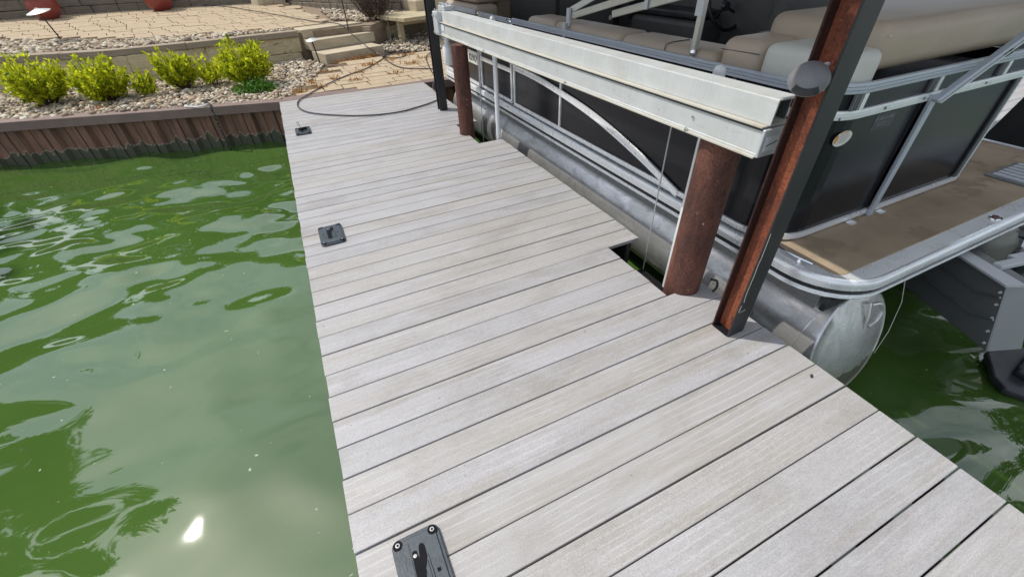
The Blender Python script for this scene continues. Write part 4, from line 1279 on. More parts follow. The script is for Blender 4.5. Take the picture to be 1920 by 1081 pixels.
MB().box((4.02, -3.24, -0.35), (4.18, -3.06, 0.02)).build('motor_bracket', 'motorblack', boat, bevel=0.03, seg=2)
MB().tube(smooth_path([(3.90, -3.0, 0.10), (4.02, -3.12, 0.14), (4.10, -3.22, 0.05), (4.05, -3.30, -0.1)]), 0.022, 8).build('control_cable', 'hose', boat, smooth=True)
MB().tube(smooth_path([(4.0, -2.98, 0.12), (4.25, -3.08, 0.13), (4.5, -3.1, 0.10)]), 0.016, 8).build('control_cable', 'hose', boat, smooth=True)
cp = MB()
cp.prism([(3.545, -3.60), (3.60, -3.52), (3.80, -3.40), (4.05, -3.38), (4.05, -3.80), (3.80, -3.83), (3.60, -3.74)], -0.565, -0.520)
cp.build('cavitation_plate', 'motorblack', boat, bevel=0.012, seg=2)
MB().prism([(3.70, -3.56), (4.00, -3.52), (4.00, -3.66), (3.70, -3.64)], -0.5195, -0.46).build('motor_housing', 'motorblack', boat, bevel=0.02, seg=2)
MB().tube([(3.02, -3.03, 0.12), (3.0, -3.09, -0.02), (2.92, -3.14, -0.17), (2.86, -3.16, -0.30)], 0.0014, 4).build('cord', 'bimini', boat, smooth=True)

# ------------------------------------------------------------------ shore: gravel, pavers, walls, steps
ICO_V, ICO_F = None, None
def ico():
    global ICO_V, ICO_F
    if ICO_V is None:
        bm = bmesh.new()
        bmesh.ops.create_icosphere(bm, subdivisions=1, radius=1.0)
        bm.verts.ensure_lookup_table()
        ICO_V = np.array([v.co[:] for v in bm.verts])
        ICO_F = np.array([[v.index for v in f.verts] for f in bm.faces])
        bm.free()
    return ICO_V, ICO_F
def fast_mesh(name, V, F, m, parent=None, smooth=False):
    me = bpy.data.meshes.new(name)
    k = F.shape[1]
    me.vertices.add(len(V))
    me.vertices.foreach_set('co', np.ascontiguousarray(V, dtype=np.float32).ravel())
    me.loops.add(F.size)
    me.loops.foreach_set('vertex_index', np.ascontiguousarray(F, dtype=np.int32).ravel())
    me.polygons.add(len(F))
    me.polygons.foreach_set('loop_start', np.arange(0, F.size, k, dtype=np.int32))
    me.polygons.foreach_set('loop_total', np.full(len(F), k, dtype=np.int32))
    if smooth:
        me.polygons.foreach_set('use_smooth', np.ones(len(F), bool))
    me.update()
    me.materials.append(M[m])
    o = bpy.data.objects.new(name, me)
    C.objects.link(o)
    if parent:
        o.parent = parent
    return o
def rand_rot(n, r):
    q = r.normal(size=(n, 4))
    q /= np.linalg.norm(q, axis=1)[:, None]
    a, b, c, d = q.T
    return np.stack([np.stack([1 - 2 * (c * c + d * d), 2 * (b * c - a * d), 2 * (b * d + a * c)], -1),
                     np.stack([2 * (b * c + a * d), 1 - 2 * (b * b + d * d), 2 * (c * d - a * b)], -1),
                     np.stack([2 * (b * d - a * c), 2 * (c * d + a * b), 1 - 2 * (b * b + c * c)], -1)], -2)
def gravel(name, poly, zf, size, density, seed, label):
    r = np.random.default_rng(seed)
    px, py = [p[0] for p in poly], [p[1] for p in poly]
    A = 0.5 * abs(sum(poly[i - 1][0] * poly[i][1] - poly[i][0] * poly[i - 1][1] for i in range(len(poly))))
    bb = (max(px) - min(px)) * (max(py) - min(py))
    nn = int(A * density * bb / A)
    X = r.uniform(min(px), max(px), nn)
    Y = r.uniform(min(py), max(py), nn)
    keep = np.array([in_poly(x, y, poly) for x, y in zip(X, Y)])
    X, Y = X[keep], Y[keep]
    n = len(X)
    v, f = ico()
    S = size * np.exp(r.normal(0, 0.30, (n, 1))) * np.stack([np.ones(n), r.uniform(0.6, 0.95, n), r.uniform(0.4, 0.7, n)], -1)
    jit = 1 + r.uniform(-0.16, 0.16, (n, len(v), 1))
    pts = v[None] * jit * S[:, None, :]
    t = r.uniform(0, 2 * np.pi, n)
    tilt = r.normal(0, 0.35, n)
    c, s = np.cos(tilt), np.sin(tilt)
    yy = pts[..., 1] * c[:, None] - pts[..., 2] * s[:, None]
    zz = pts[..., 1] * s[:, None] + pts[..., 2] * c[:, None]
    c, s = np.cos(t), np.sin(t)
    xx = pts[..., 0] * c[:, None] - yy * s[:, None]
    y2 = pts[..., 0] * s[:, None] + yy * c[:, None]
    Z = np.array([zf(a, b) for a, b in zip(X, Y)]) + r.uniform(-0.012, 0.016, n)
    V = np.stack([xx + X[:, None], y2 + Y[:, None], zz + Z[:, None]], -1).reshape(-1, 3)
    F = (f[None] + (np.arange(n) * len(v))[:, None, None]).reshape(-1, 3)
    o = fast_mesh(name, V, F, 'gravel')
    tag(o, label, kind='stuff')
    return o

# retaining wall front line, upper level and levels in between
RW = [(-9.5, 9.2), (-3.94, 6.86), (-2.2, 6.38), (0.62, 6.82)]
def rw_y(x):
    for (x0, y0), (x1, y1) in zip(RW, RW[1:]):
        if x0 <= x <= x1:
            return y0 + (y1 - y0) * (x - x0) / (x1 - x0)
    return RW[-1][1]
def zup(y):
    return 0.49 + 0.21 * max(0.0, min(1.0, (y - 7.3) / 4.3))
gravel('gravel_bed', [(-8.5, 5.75), (-3.46, 4.58), (-1.54, 4.03), (0.02, 3.63), (0.16, 3.80), (0.62, 4.95), (0.92, 5.95), (0.62, 6.75), (-2.2, 6.32), (-3.94, 6.80), (-8.5, 8.7)],
       lambda x, y: -0.012 + 0.02 * max(0, math.sin(x * 1.7 + y)), 0.031, 520, 3, 'pale river gravel bed between seawall and block wall')
gravel('gravel_strip', [(-9, 9.35), (-3.94, 7.10), (-2.2, 6.62), (0.40, 7.02), (0.62, 7.25), (-1.7, 7.55), (-2.4, 7.62), (-5.0, 8.9), (-9, 11.2)],
       lambda x, y: zup(y) + 0.008, 0.036, 430, 4, 'pale river gravel strip behind the block wall caps')
gravel('gravel_patch', [(2.15, 6.52), (2.9, 6.1), (4.3, 6.6), (4.6, 8.6), (3.0, 8.0), (2.3, 7.2)], lambda x, y: 0.02 + 0.07 * max(0, min(1, (y - 6.2) / 1.2)), 0.034, 430, 5, 'river gravel beside the steps under the bench')
gravel('gravel_corner', [(1.35, 9.6), (1.45, 8.0), (1.95, 7.45), (2.7, 7.7), (3.4, 8.3), (2.2, 9.0)], lambda x, y: zup(y) + 0.012, 0.038, 400, 6, 'river gravel around the dark bush above the steps')

# upper terrace ground
ut = MB()
xs_ = [-12, -3.94, -2.2, 0.5, 1.9]
upg = [(-12, 10.3), (-3.94, 6.95), (-2.2, 6.47), (0.62, 6.9), (1.98, 7.2), (2.12, 7.1), (2.8, 7.95), (6, 9.5), (14, 12)]
vs, fs = [], []
for i, (x, y) in enumerate(upg):
    for yy in (y, 11.7, 40.0):
        vs.append((x, max(y, yy), (zup(y) if yy == y else 0.7) - 0.035))
    vs.append((x, y, -0.2))
for i in range(len(upg) - 1):
    a, b = 4 * i, 4 * (i + 1)
    fs += [(a, b, b + 1, a + 1), (a + 1, b + 1, b + 2, a + 2), (a + 3, b + 3, b, a)]
terr = ut.add(vs, fs).build('terrace_ground', 'sandjoint', normals=False)
tag(terr, 'sandy ground of the upper terrace under the pavers', kind='structure')

# wall blocks
BLK = [chunk_mesh('wall_block', 'block', 0.012, 0.035, s) for s in (1, 2, 3, 4)]
CPS = [chunk_mesh('cap_stone', 'capstone', 0.010, 0.03, s) for s in (5, 6, 7)]
DBL = [chunk_mesh('wall_block', 'darkblock', 0.016, 0.05, s) for s in (8, 9, 10, 11)]
def wall_run(t, line, courses, depth, meshes, name, lens, rnd, back=0.0):
    for (z0, z1, meshes_c, nm, lens_c, proud) in courses:
        L = [math.hypot(b[0] - a[0], b[1] - a[1]) for a, b in zip(line, line[1:])]
        tot = sum(L)
        s = -rnd.uniform(0, lens_c[0])
        while s < tot:
            ln = rnd.uniform(*lens_c)
            s0, s1 = max(s, 0), min(s + ln, tot)
            if s1 - s0 > 0.06:
                def at(q):
                    for (a, b), l in zip(zip(line, line[1:]), L):
                        if q <= l + 1e-6:
                            return Vector((a[0] + (b[0] - a[0]) * q / l, a[1] + (b[1] - a[1]) * q / l))
                        q -= l
                    return Vector(line[-1])
                A, B = at(s0), at(s1)
                d = (B - A).normalized()
                nrm = Vector((d.y, -d.x))
                mid = (A + B) / 2 - nrm * (depth / 2 - proud)
                ang = math.atan2(d.y, d.x)
                place(nm, rnd.choice(meshes_c), t, (mid.x, mid.y, (z0 + z1) / 2 + rnd.uniform(-0.002, 0.002)), ang + rnd.uniform(-0.006, 0.006),
                      ((B - A).length - 0.008, depth + rnd.uniform(-0.012, 0.012), z1 - z0 - 0.006))
            s += ln
rnd = random.Random(12)
rw = thing('retaining_wall', (-2.2, 6.38, 0), 'low tan block retaining wall with brown caps behind the yellow-green shrubs', 'retaining wall')
wall_run(rw, RW, [(-0.10, 0.130, BLK, 'wall_block', (0.9, 1.5), 0.0), (0.130, 0.400, BLK, 'wall_block', (0.9, 1.5), -0.012), (0.400, 0.500, CPS, 'cap_stone', (0.5, 1.35), 0.02)], 0.26, BLK, 'wall_block', (0.9, 1.5), rnd)
rw2 = thing('retaining_wall', (2.4, 7.4, 0), 'short tan block wall right of the stone steps behind the bench', 'retaining wall')
RW2 = [(2.06, 7.06), (2.72, 7.87), (4.4, 9.0)]
wall_run(rw2, RW2, [(0.02, 0.16, BLK, 'wall_block', (0.4, 0.8), 0.0), (0.16, 0.345, BLK, 'wall_block', (0.5, 0.9), -0.01), (0.345, 0.435, CPS, 'cap_stone', (0.5, 0.9), 0.02)], 0.24, BLK, 'wall_block', (0.4, 0.8), rnd)

# steps
stp = thing('stone_steps', (1.5, 6.3, 0), 'three tan stone steps climbing from the pavers to the terrace', 'steps')
STM = [chunk_mesh('step', 'step', 0.004, 0.016, s, 2) for s in (31, 32, 33)]
def step(p0, p1, depth, z0, z1, k):
    A, B = Vector(p0), Vector(p1)
    d = (B - A).normalized()
    nrm = Vector((d.y, -d.x))
    m_ = (A + B) / 2 - nrm * depth / 2
    place('step', STM[k], stp, (m_.x, m_.y, (z0 + z1) / 2), math.atan2(d.y, d.x), ((B - A).length, depth, z1 - z0))
step((0.965, 6.025), (2.17, 6.43), 0.62, -0.06, 0.155, 0)
step((0.80, 6.56), (2.13, 7.02), 0.60, 0.16, 0.335, 1)
step((0.70, 6.88), (1.99, 7.40), 0.55, 0.34, 0.492, 2)

# pavers
PVM = [chunk_mesh('paver', 'paver', 0.006, 0.022, s) for s in (41, 42, 43)]
def pave(t, poly, z, rnd, rot, sizes, rows_h, skip=None, gap=0.020, thick=0.05):
    cx, cy = sum(p[0] for p in poly) / len(poly), sum(p[1] for p in poly) / len(poly)
    R_ = Matrix.Rotation(rot, 2)
    loc = [R_.inverted() @ (Vector(p) - Vector((cx, cy))) for p in poly]
    x0, x1, y0, y1 = min(p.x for p in loc), max(p.x for p in loc), min(p.y for p in loc), max(p.y for p in loc)
    y = y0
    cnt = 0
    while y < y1:
        h = rnd.choice(rows_h)
        x = x0 - rnd.uniform(0, 0.4)
        while x < x1:
            wd = rnd.choice(sizes)
            c = R_ @ Vector((x + wd / 2, y + h / 2)) + Vector((cx, cy))
            corners = [R_ @ Vector((x + a * wd, y + b * h)) + Vector((cx, cy)) for a in (0.1, 0.9) for b in (0.1, 0.9)]
            if all(in_poly(q.x, q.y, poly) for q in corners) and not (skip and skip(c.x, c.y)):
                zz = z(c.x, c.y)
                sl = (z(c.x, c.y + 0.1) - z(c.x, c.y - 0.1)) / 0.2
                place('paver', rnd.choice(PVM), t, (c.x, c.y, zz - thick / 2 + rnd.uniform(-0.003, 0.003)), rot + rnd.uniform(-0.012, 0.012), (wd - gap, h - gap, thick), rx=math.atan(sl))
                cnt += 1
            x += wd
        y += h
    return cnt
lp_poly = [(0.06, 3.56), (2.3, 3.51), (4.6, 3.42), (4.6, 6.55), (2.9, 6.12), (2.2, 6.55), (2.16, 6.42), (0.95, 6.02), (0.62, 4.95), (0.16, 3.80)]
lb = MB().prism(lp_poly, -0.06, -0.012)
lpat = lb.build('lower_patio', 'joint')
tag(lpat, 'small patio of tan pavers between dock and steps', kind='structure')
ORG[lpat.name] = Vector((0, 0, 0))
pave(lpat, lp_poly, lambda x, y: 0.006, random.Random(5), 0.05, (0.28, 0.42, 0.42, 0.52), (0.21, 0.28, 0.28))
up_poly = [(-7.2, 10.2), (-5.0, 8.95), (-2.4, 7.66), (-1.7, 7.58), (0.66, 7.28), (1.30, 7.55), (1.38, 8.2), (1.30, 9.5), (1.0, 10.6), (0.5, 11.9), (-1.1, 12.2), (-4.0, 12.4), (-7.2, 12.2)]
upat = MB().prism([(-0.1, 9.0), (0.1, 9.0), (0.1, 9.1), (-0.1, 9.1)], 0.4, 0.45).build('upper_patio', 'joint')
tag(upat, 'upper terrace of tan pavers behind the block wall', kind='structure')
ORG[upat.name] = Vector((0, 0, 0))
npv = pave(upat, up_poly, lambda x, y: zup(y) + 0.006, random.Random(6), 0.22, (0.30, 0.42, 0.42, 0.52), (0.22, 0.29), gap=0.016)
print('pavers', npv)

# rear walls (in their own shade)
bw = thing('rear_wall', (-2, 12.3, 0.7), 'tall shaded grey-brown block wall behind the upper terrace and red pots', 'retaining wall')
wall_run(bw, [(-8.5, 12.0), (-5.23, 11.75), (-3.84, 12.15), (-1.14, 12.0), (0.42, 11.75)], [(0.66 + 0.2 * k, 0.86 + 0.2 * k, DBL, 'wall_block', (0.42, 0.75), -0.02 * k) for k in range(7)], 0.3, DBL, 'wall_block', (0.4, 0.7), rnd)
bw2 = thing('rear_wall', (1.6, 9.6, 0.6), 'curved grey-brown block wall beside the gravel above the steps', 'retaining wall')
wall_run(bw2, [(0.62, 11.7), (1.15, 10.7), (1.75, 9.5), (2.35, 8.6), (3.1, 8.3)], [(0.52 + 0.2 * k, 0.72 + 0.2 * k, DBL, 'wall_block', (0.26, 0.40), -0.02 * k) for k in range(5)], 0.26, DBL, 'wall_block', (0.3, 0.4), rnd)
fillm = MB()
fillm.prism([(-8.5, 12.35), (-5.2, 12.05), (-3.84, 12.4), (-1.1, 12.3), (0.5, 12.0), (1.3, 11.0), (2.0, 9.9), (2.6, 9.0), (3.4, 8.7), (8, 10), (14, 14), (14, 40), (-20, 40), (-20, 14)], 0.3, 1.5)
tag(fillm.build('upper_ground', 'ground'), 'raised ground above the rear walls', kind='structure')
bs = place('boulder', chunk_mesh('boulder', 'step', 0.09, 0.12, 77, 2), None, (0.30, 11.45, 0.82), 0.4, (0.75, 0.4, 0.42))
tag(bs, 'sunlit pale boulder at the end of the rear wall', 'boulder')
sl = place('stone_slab', chunk_mesh('stone_slab', 'step', 0.01, 0.03, 78, 2), None, (3.75, 8.40, 0.62), 0.35, (1.1, 0.8, 0.30))
tag(sl, 'tan stone slab on the wall above the bench', 'stone slab')

# bench
bn = thing('bench', (3.4, 7.2, 0.1), 'weathered wooden bench standing on gravel right of the steps', 'bench')
a0 = math.atan2(0.21, 0.56)
for k in range(4):
    d = Vector((math.cos(a0), math.sin(a0), 0))
    q = Vector((-math.sin(a0), math.cos(a0), 0))
    s0 = Vector((2.76, 6.68, 0.525)) + q * (0.16 + 0.30 * k)
    MB().bar(s0, s0 + d * 1.7, 0.29, 0.075).build('seat_plank', 'wood', bn, bevel=0.008, seg=1)
for (u, v_) in ((0.14, 0.42), (1.5, 0.42), (0.14, 1.0), (1.5, 1.0)):
    b_ = Vector((2.76, 6.68, 0.0)) + d * u + q * v_
    MB().box((b_.x - 0.055, b_.y - 0.055, 0.02), (b_.x + 0.055, b_.y + 0.055, 0.487), rot=a0).build('leg', 'wood', bn, bevel=0.006, seg=1)
s0 = Vector((2.76, 6.68, 0.44)) + q * 0.40 + d * 0.2
MB().bar(s0, s0 + d * 1.2, 0.04, 0.09).build('apron', 'wood', bn)

# pots, path lights, stake
def pot(x, y, z, r, label):
    t = thing('plant_pot', (x, y, z), label, 'plant pot', 'red glazed pots on the terrace')
    MB().lathe([(0.55 * r, 0), (0.62 * r, 0.03), (0.86 * r, 0.3 * r), (1.0 * r, 0.75 * r), (0.97 * r, 1.15 * r), (0.90 * r, 1.35 * r), (1.0 * r, 1.40 * r), (1.0 * r, 1.50 * r), (0.9 * r, 1.50 * r), (0.85 * r, 1.35 * r)], (x, y, z), 28).build('pot', 'terracotta', t, smooth=True)
    leaf_cloud(t, (x, y, z + 1.75 * r), (0.8 * r, 0.8 * r, 0.5 * r), 160, 0.11, 'weed', 900 + int(x * 10))
    return t
def leaf_quads(Pc, Nd, Up, L, Wd):
    n = len(Pc)
    T = np.cross(Nd, Up)
    T /= np.linalg.norm(T, axis=1)[:, None] + 1e-9
    L, Wd = L[:, None], Wd[:, None]
    bend = Nd * L * 0.12
    v0 = Pc
    v1 = Pc + Up * L * 0.5 + T * Wd - bend * 0.2
    v2 = Pc + Up * L - bend
    v3 = Pc + Up * L * 0.5 - T * Wd - bend * 0.2
    V = np.stack([v0, v1, v2, v3], 1).reshape(-1, 3)
    F = np.arange(n * 4).reshape(n, 4)
    return V, F
def leaf_cloud(parent, c, rad, n, L, m, seed, name='foliage', shell=0.5):
    r = np.random.default_rng(seed)
    u = r.normal(size=(n, 3))
    u /= np.linalg.norm(u, axis=1)[:, None]
    q = r.uniform(shell, 1, (n, 1))
    Pc = u * q * np.array(rad)
    Nd = r.normal(size=(n, 3)) + u
    Nd /= np.linalg.norm(Nd, axis=1)[:, None]
    Up = r.normal(size=(n, 3)) + u * 0.8
    Up -= Nd * (Up * Nd).sum(1)[:, None]
    Up /= np.linalg.norm(Up, axis=1)[:, None]
    o0 = np.array(ORG[parent.name])
    V, F = leaf_quads(Pc + np.array(c) - o0, Nd, Up, L * r.uniform(0.6, 1.3, n), L * 0.28 * r.uniform(0.7, 1.2, n))
    o = fast_mesh(name, V, F, m, parent)
    o['kind'] = 'stuff'
    return o
pot(-4.42, 11.35, 0.69, 0.29, 'red glazed pot behind the tilted path light')
pot(-2.20, 11.55, 0.70, 0.31, 'red glazed pot farther from the path light, by the hose')
def path_light(base, top, r, label):
    t = thing('path_light', base, label, 'path light', 'path lights along the block wall')
    b_, p_ = Vector(base), Vector(top)
    MB().tube([b_, p_], 0.012, 8).build('stake', 'blacksteel', t, smooth=True)
    d_ = (p_ - b_).normalized()
    x = d_.orthogonal().normalized()
    y = d_.cross(x)
    mb = MB()
    vs, fs = [], []
    rg = [(1.0, -0.02), (1.0, 0.0), (0.6, 0.12), (0.16, 0.24), (0.12, 0.30)]
    for rr_, h in rg:
        for k in range(20):
            a = 2 * math.pi * k / 20
            vs.append(p_ + (x * math.cos(a) + y * math.sin(a)) * rr_ * r + d_ * h * r)
    for i in range(len(rg) - 1):
        for k in range(20):
            a, b = i * 20 + k, i * 20 + (k + 1) % 20
            fs.append((a, b, b + 20, a + 20))
    fs += [tuple(range(20))[::-1], tuple(80 + k for k in range(20))]
    mb.add(vs, fs).build('lamp_shade', 'lampmetal', t, smooth=True)
    return t
path_light((-3.45, 8.17, 0.49), (-3.52, 8.10, 1.0), 0.19, 'path light on a tall thin stake in the upper gravel strip')
path_light((0.83, 5.98, 0.0), (0.79, 5.91, 0.43), 0.105, 'short path light in the gravel beside the lowest step')
t = MB().tube([(1.62, 6.98, 0.40), (1.62, 6.98, 1.9)], 0.012, 8).build('garden_stake', 'blacksteel')
tag(t, 'thin black garden stake standing at the top step', 'stake')

# ------------------------------------------------------------------ plants
def shrub(base, h, spread, nst, label, seed, m='shrub', leaf=0.070, group='yellow-green shrubs in the gravel', name='shrub', lean=(0, 0), per=46):
    t = thing(name, base, label, 'shrub', group)
    r = np.random.default_rng(seed)
    st_ = MB()
    PP, DD_ = [], []
    for i in range(nst):
        a = r.uniform(0, 2 * math.pi)
        e = r.uniform(0.1, 1.0) ** 0.6
        hh = h * (r.uniform(0.5, 0.92) if r.uniform() < 0.82 else r.uniform(0.95, 1.15)) * (1 - 0.30 * e)
        tip = Vector((lean[0] * hh + math.cos(a) * spread * e, lean[1] * hh + math.sin(a) * spread * e, hh))
        b0 = Vector((math.cos(a) * spread * 0.15 * e, math.sin(a) * spread * 0.15 * e, 0.0))
        mid = b0.lerp(tip, 0.5) + Vector((math.cos(a), math.sin(a), 0)) * spread * 0.12
        pth = smooth_path([b0, mid, tip], 6)
        st_.tube([Vector(base) + p for p in pth], [0.006 * (1 - 0.7 * k / (len(pth) - 1)) for k in range(len(pth))], 4, cap=False)
        for k in range(per):
            u = r.uniform(0.22, 1.0) ** 0.8
            j = min(len(pth) - 2, int(u * (len(pth) - 1)))
            f_ = u * (len(pth) - 1) - j
            p = pth[j].lerp(pth[j + 1], f_)
            dr = (pth[j + 1] - pth[j]).normalized()
            PP.append(p + Vector(r.normal(0, 0.018, 3)))
            o_ = Vector(r.normal(0, 1, 3))
            DD_.append((dr * 0.9 + o_ * 0.6).normalized())
    Pc, Up = np.array([p[:] for p in PP]), np.array([p[:] for p in DD_])
    Nd = r.normal(size=Pc.shape) + np.array([0, 0, 0.6])
    Nd -= Up * (Nd * Up).sum(1)[:, None]
    Nd /= np.linalg.norm(Nd, axis=1)[:, None]
    n = len(Pc)
    V, F = leaf_quads(Pc, Nd, Up, leaf * r.uniform(0.6, 1.35, n), leaf * 0.21 * r.uniform(0.7, 1.3, n))
    o = fast_mesh('foliage', V, F, m, t)
    o['kind'] = 'stuff'
    st_.build('stems', 'stem', t)
    return t
shrub((-3.12, 5.30, 0), 0.68, 0.38, 78, 'broad yellow-green shrub cut by the left edge of the photo', 51, per=52)
shrub((-2.30, 4.98, 0), 0.60, 0.36, 74, 'widest yellow-green shrub, second from the left edge', 52, per=50)
shrub((-1.80, 4.96, 0), 0.36, 0.13, 14, 'smallest yellow-green shrub, low beside the widest one', 53, per=36)
shrub((-1.34, 5.20, 0), 0.64, 0.27, 50, 'slim upright yellow-green shrub alone in the gravel', 54, per=46, lean=(-0.10, 0.1))
shrub((-0.36, 4.86, 0), 0.70, 0.38, 78, 'tall yellow-green shrub growing above a dark green weed patch', 55, per=50)
shrub((-0.90, 5.20, 0), 0.42, 0.22, 20, 'low yellow-green shrub leaning against the tall one', 56, per=36)
shrub((2.36, 7.70, 0.46), 1.0, 0.50, 110, 'dark purple twiggy bush above the steps', 57, 'barberry', 0.035, None, 'dark_bush', per=40)
wd = thing('weed_patch', (-0.28, 4.42, 0), 'bright green feathery weed patch at the foot of the tallest shrub', 'weed')
leaf_cloud(wd, (-0.30, 4.42, 0.03), (0.34, 0.26, 0.14), 1500, 0.05, 'weed', 61, 'foliage', 0.1)
# dry orange weeds in the paver joints
r = np.random.default_rng(9)
cl_ = []
for (x, y, s, n) in ((1.75, 6.18, 0.14, 150), (1.45, 6.07, 0.1, 120), (1.15, 5.95, 0.1, 90), (1.95, 6.3, 0.1, 90), (0.55, 4.35, 0.08, 80), (0.30, 3.86, 0.08, 130), (0.85, 5.1, 0.08, 60), (1.35, 4.75, 0.07, 60), (2.1, 5.6, 0.12, 90), (1.62, 5.3, 0.12, 120), (2.35, 5.0, 0.10, 110), (0.62, 3.98, 0.07, 90), (1.2, 4.2, 0.08, 80), (2.5, 5.9, 0.12, 120), (1.9, 4.35, 0.08, 80), (0.30, 11.1, 0.2, 90), (-1.7, 4.55, 0.16, 110), (-2.35, 4.5, 0.1, 60), (2.75, 5.4, 0.10, 80), (0.9, 4.5, 0.06, 70)):
    cl_.append(np.stack([r.normal(x, s * 0.8, n), r.normal(y, s * 0.35, n), np.full(n, 0.004 if y < 9 else 0.69)], -1))
Pc = np.concatenate(cl_)[::2]
n = len(Pc)
Up = r.normal(size=(n, 3)) * 0.7 + np.array([0, 0, 0.8])
Up[:, 2] = np.abs(Up[:, 2])
Up /= np.linalg.norm(Up, axis=1)[:, None]
Nd = r.normal(size=(n, 3))
Nd -= Up * (Nd * Up).sum(1)[:, None]
Nd /= np.linalg.norm(Nd, axis=1)[:, None]
V, F = leaf_quads(Pc, Nd, Up, r.uniform(0.03, 0.10, n), r.uniform(0.004, 0.010, n))
tag(fast_mesh('dry_weeds', V, F, 'dryweed'), 'dry orange weeds growing in the paver joints', kind='stuff')

# trees beyond the picture, seen in the water
def tree(x, y, z, h, rad, label, seed, nl=5200, leaf=0.34, ch=0.62, group='trees around the lake'):
    t = thing('leafy_tree', (x, y, z), label, 'tree', group)
    r = np.random.default_rng(seed)
    tr_ = MB()
    top = Vector((x + r.normal(0, 0.2), y + r.normal(0, 0.2), z + h * 0.8))
    b = Vector((x, y, z - 0.2))
    tr_.tube(smooth_path([b, b.lerp(top, 0.4) + Vector((0.15, -0.1, 0)), top], 5), [0.24 * (1 - 0.8 * k / 10) * h / 9 for k in range(11)], 8)
    cs = []
    for i in range(15):
        a = r.uniform(0, 2 * math.pi)
        u = r.uniform(0.0, 1.0)
        rr_ = rad * r.uniform(0.35, 0.75) * math.sin(math.pi * (0.18 + 0.72 * u))
        c = Vector((x + math.cos(a) * rr_, y + math.sin(a) * rr_, z + h * (1 - ch) + h * ch * (0.08 + 0.84 * u)))
        cs.append(c)
        st0 = b.lerp(top, min(0.95, max(0.3, (c.z - z) / h * 0.75)))
        tr_.tube([st0, st0.lerp(c, 0.5) + Vector((0, 0, 0.1)), c], [0.07 * h / 9, 0.045 * h / 9, 0.015], 5)
    tr_.build('trunk', 'bark', t, smooth=True)
    per = nl // len(cs)
    Vs, Fs, k0 = [], [], 0
    for c in cs:
        rc = rad * r.uniform(0.32, 0.5)
        u = r.normal(size=(per, 3))
        u /= np.linalg.norm(u, axis=1)[:, None]
        Pc = u * rc * r.uniform(0.35, 1.0, (per, 1)) * np.array([1, 1, 0.75]) + np.array(c[:]) - np.array([x, y, z])
        Nd = r.normal(size=(per, 3)) + u
        Nd /= np.linalg.norm(Nd, axis=1)[:, None]
        Up = r.normal(size=(per, 3))
        Up -= Nd * (Up * Nd).sum(1)[:, None]
        Up /= np.linalg.norm(Up, axis=1)[:, None]
        V, F = leaf_quads(Pc, Nd, Up, leaf * r.uniform(0.6, 1.3, per), leaf * 0.36 * r.uniform(0.7, 1.2, per))
        Vs.append(V)
        Fs.append(F + k0)
        k0 += len(V)
    o = fast_mesh('crown', np.concatenate(Vs), np.concatenate(Fs), 'treeleaf', t)
    o['kind'] = 'stuff'
    return t
TREES = [(-11.2, 7.3, 0.0, 14.8, 2.7), (-14.5, 5.0, 0.0, 14.5, 3.2), (-12.0, 15.5, 1.4, 6.5, 2.6), (-7.5, 17.0, 1.4, 7.2, 2.9), (-3.2, 18.0, 1.4, 6.8, 2.8), (1.0, 17.5, 1.4, 7.2, 2.9), (5.5, 17.0, 1.4, 6.0, 2.4), (9.5, 12.5, 0.7, 7.0, 2.4),
         (13.5, -2.4, -0.3, 4.6, 2.0), (14.5, -5.3, -0.3, 15.0, 2.6), (12.5, -9.5, -0.3, 12.5, 3.2), (15.5, 0.4, -0.3, 8.0, 2.4), (9.0, -13.0, -0.3, 9.5, 3.0)]  # unseen trees added on the right to shape the water's dark reflections
TLAB = ['tall leafy tree left of the planted shore, dark in the water', 'tallest leafy tree farthest left on the shore', 'leafy tree behind the left end of the rear wall', 'wide leafy tree behind the red pots',
        'leafy tree behind the middle of the terrace', 'wide leafy tree behind the curved rear wall', 'leafy tree inland beyond the shore end of the boat', 'leafy tree on the shore right of the boat',
        'low unseen leafy tree added across the water behind the motor', 'unseen leafy tree added across the water, mirrored right of the motor', 'unseen leafy tree added across the water beyond the dock end', 'unseen leafy tree added across the water behind the far dock', 'broad unseen leafy tree added across the water nearest the camera']
for i, (x, y, z, h, rd) in enumerate(TREES):
    tree(x, y, z, h, rd, TLAB[i], 200 + i)

# ------------------------------------------------------------------ far dock, far shore, things on the right
fd = thing('far_dock', (7.4, -1.0, -0.2), 'pale plank dock on the far side of the boat', 'dock')
FM = plank_mesh(4.2, 'plank', 3)
for j in range(0, 34):
    place('plank', FM, fd, (5.42, -2.75 + 0.1445 * j, 0.0), random.uniform(-0.001, 0.001))
MB().box((5.5, -2.7, -0.2), (9.5, 2.1, -0.03)).build('dock_frame', 'blacksteel', fd)
bn_ = thing('leaning_post', (6.38, -2.17, 0), 'wide black square post leaning outward on the pale far dock', 'post')
bm_ = MB()
b0 = [(6.19, -2.335), (6.50, -2.335), (6.50, -2.02), (6.19, -2.02)]
b1 = [(x + 0.13, y - 0.42) for x, y in b0]
bm_.add([(x, y, 0.012) for x, y in b0] + [(x, y, 1.9) for x, y in b1], [(0, 3, 2, 1), (4, 5, 6, 7), (0, 1, 5, 4), (1, 2, 6, 5), (2, 3, 7, 6), (3, 0, 4, 7)])
bm_.build('shaft', 'insert', bn_, bevel=0.01, seg=2)
MB().box((6.16, -2.365, 0.0015), (6.53, -1.99, 0.012)).build('base_plate', 'blacksteel', bn_)
fs_ = MB()
fs_.prism([(14.2, 6.2), (21.0, 6.6), (24.5, 4.8), (34, -2), (60, -14), (90, 10), (60, 60), (14.2, 60)], -1.4, -0.05)
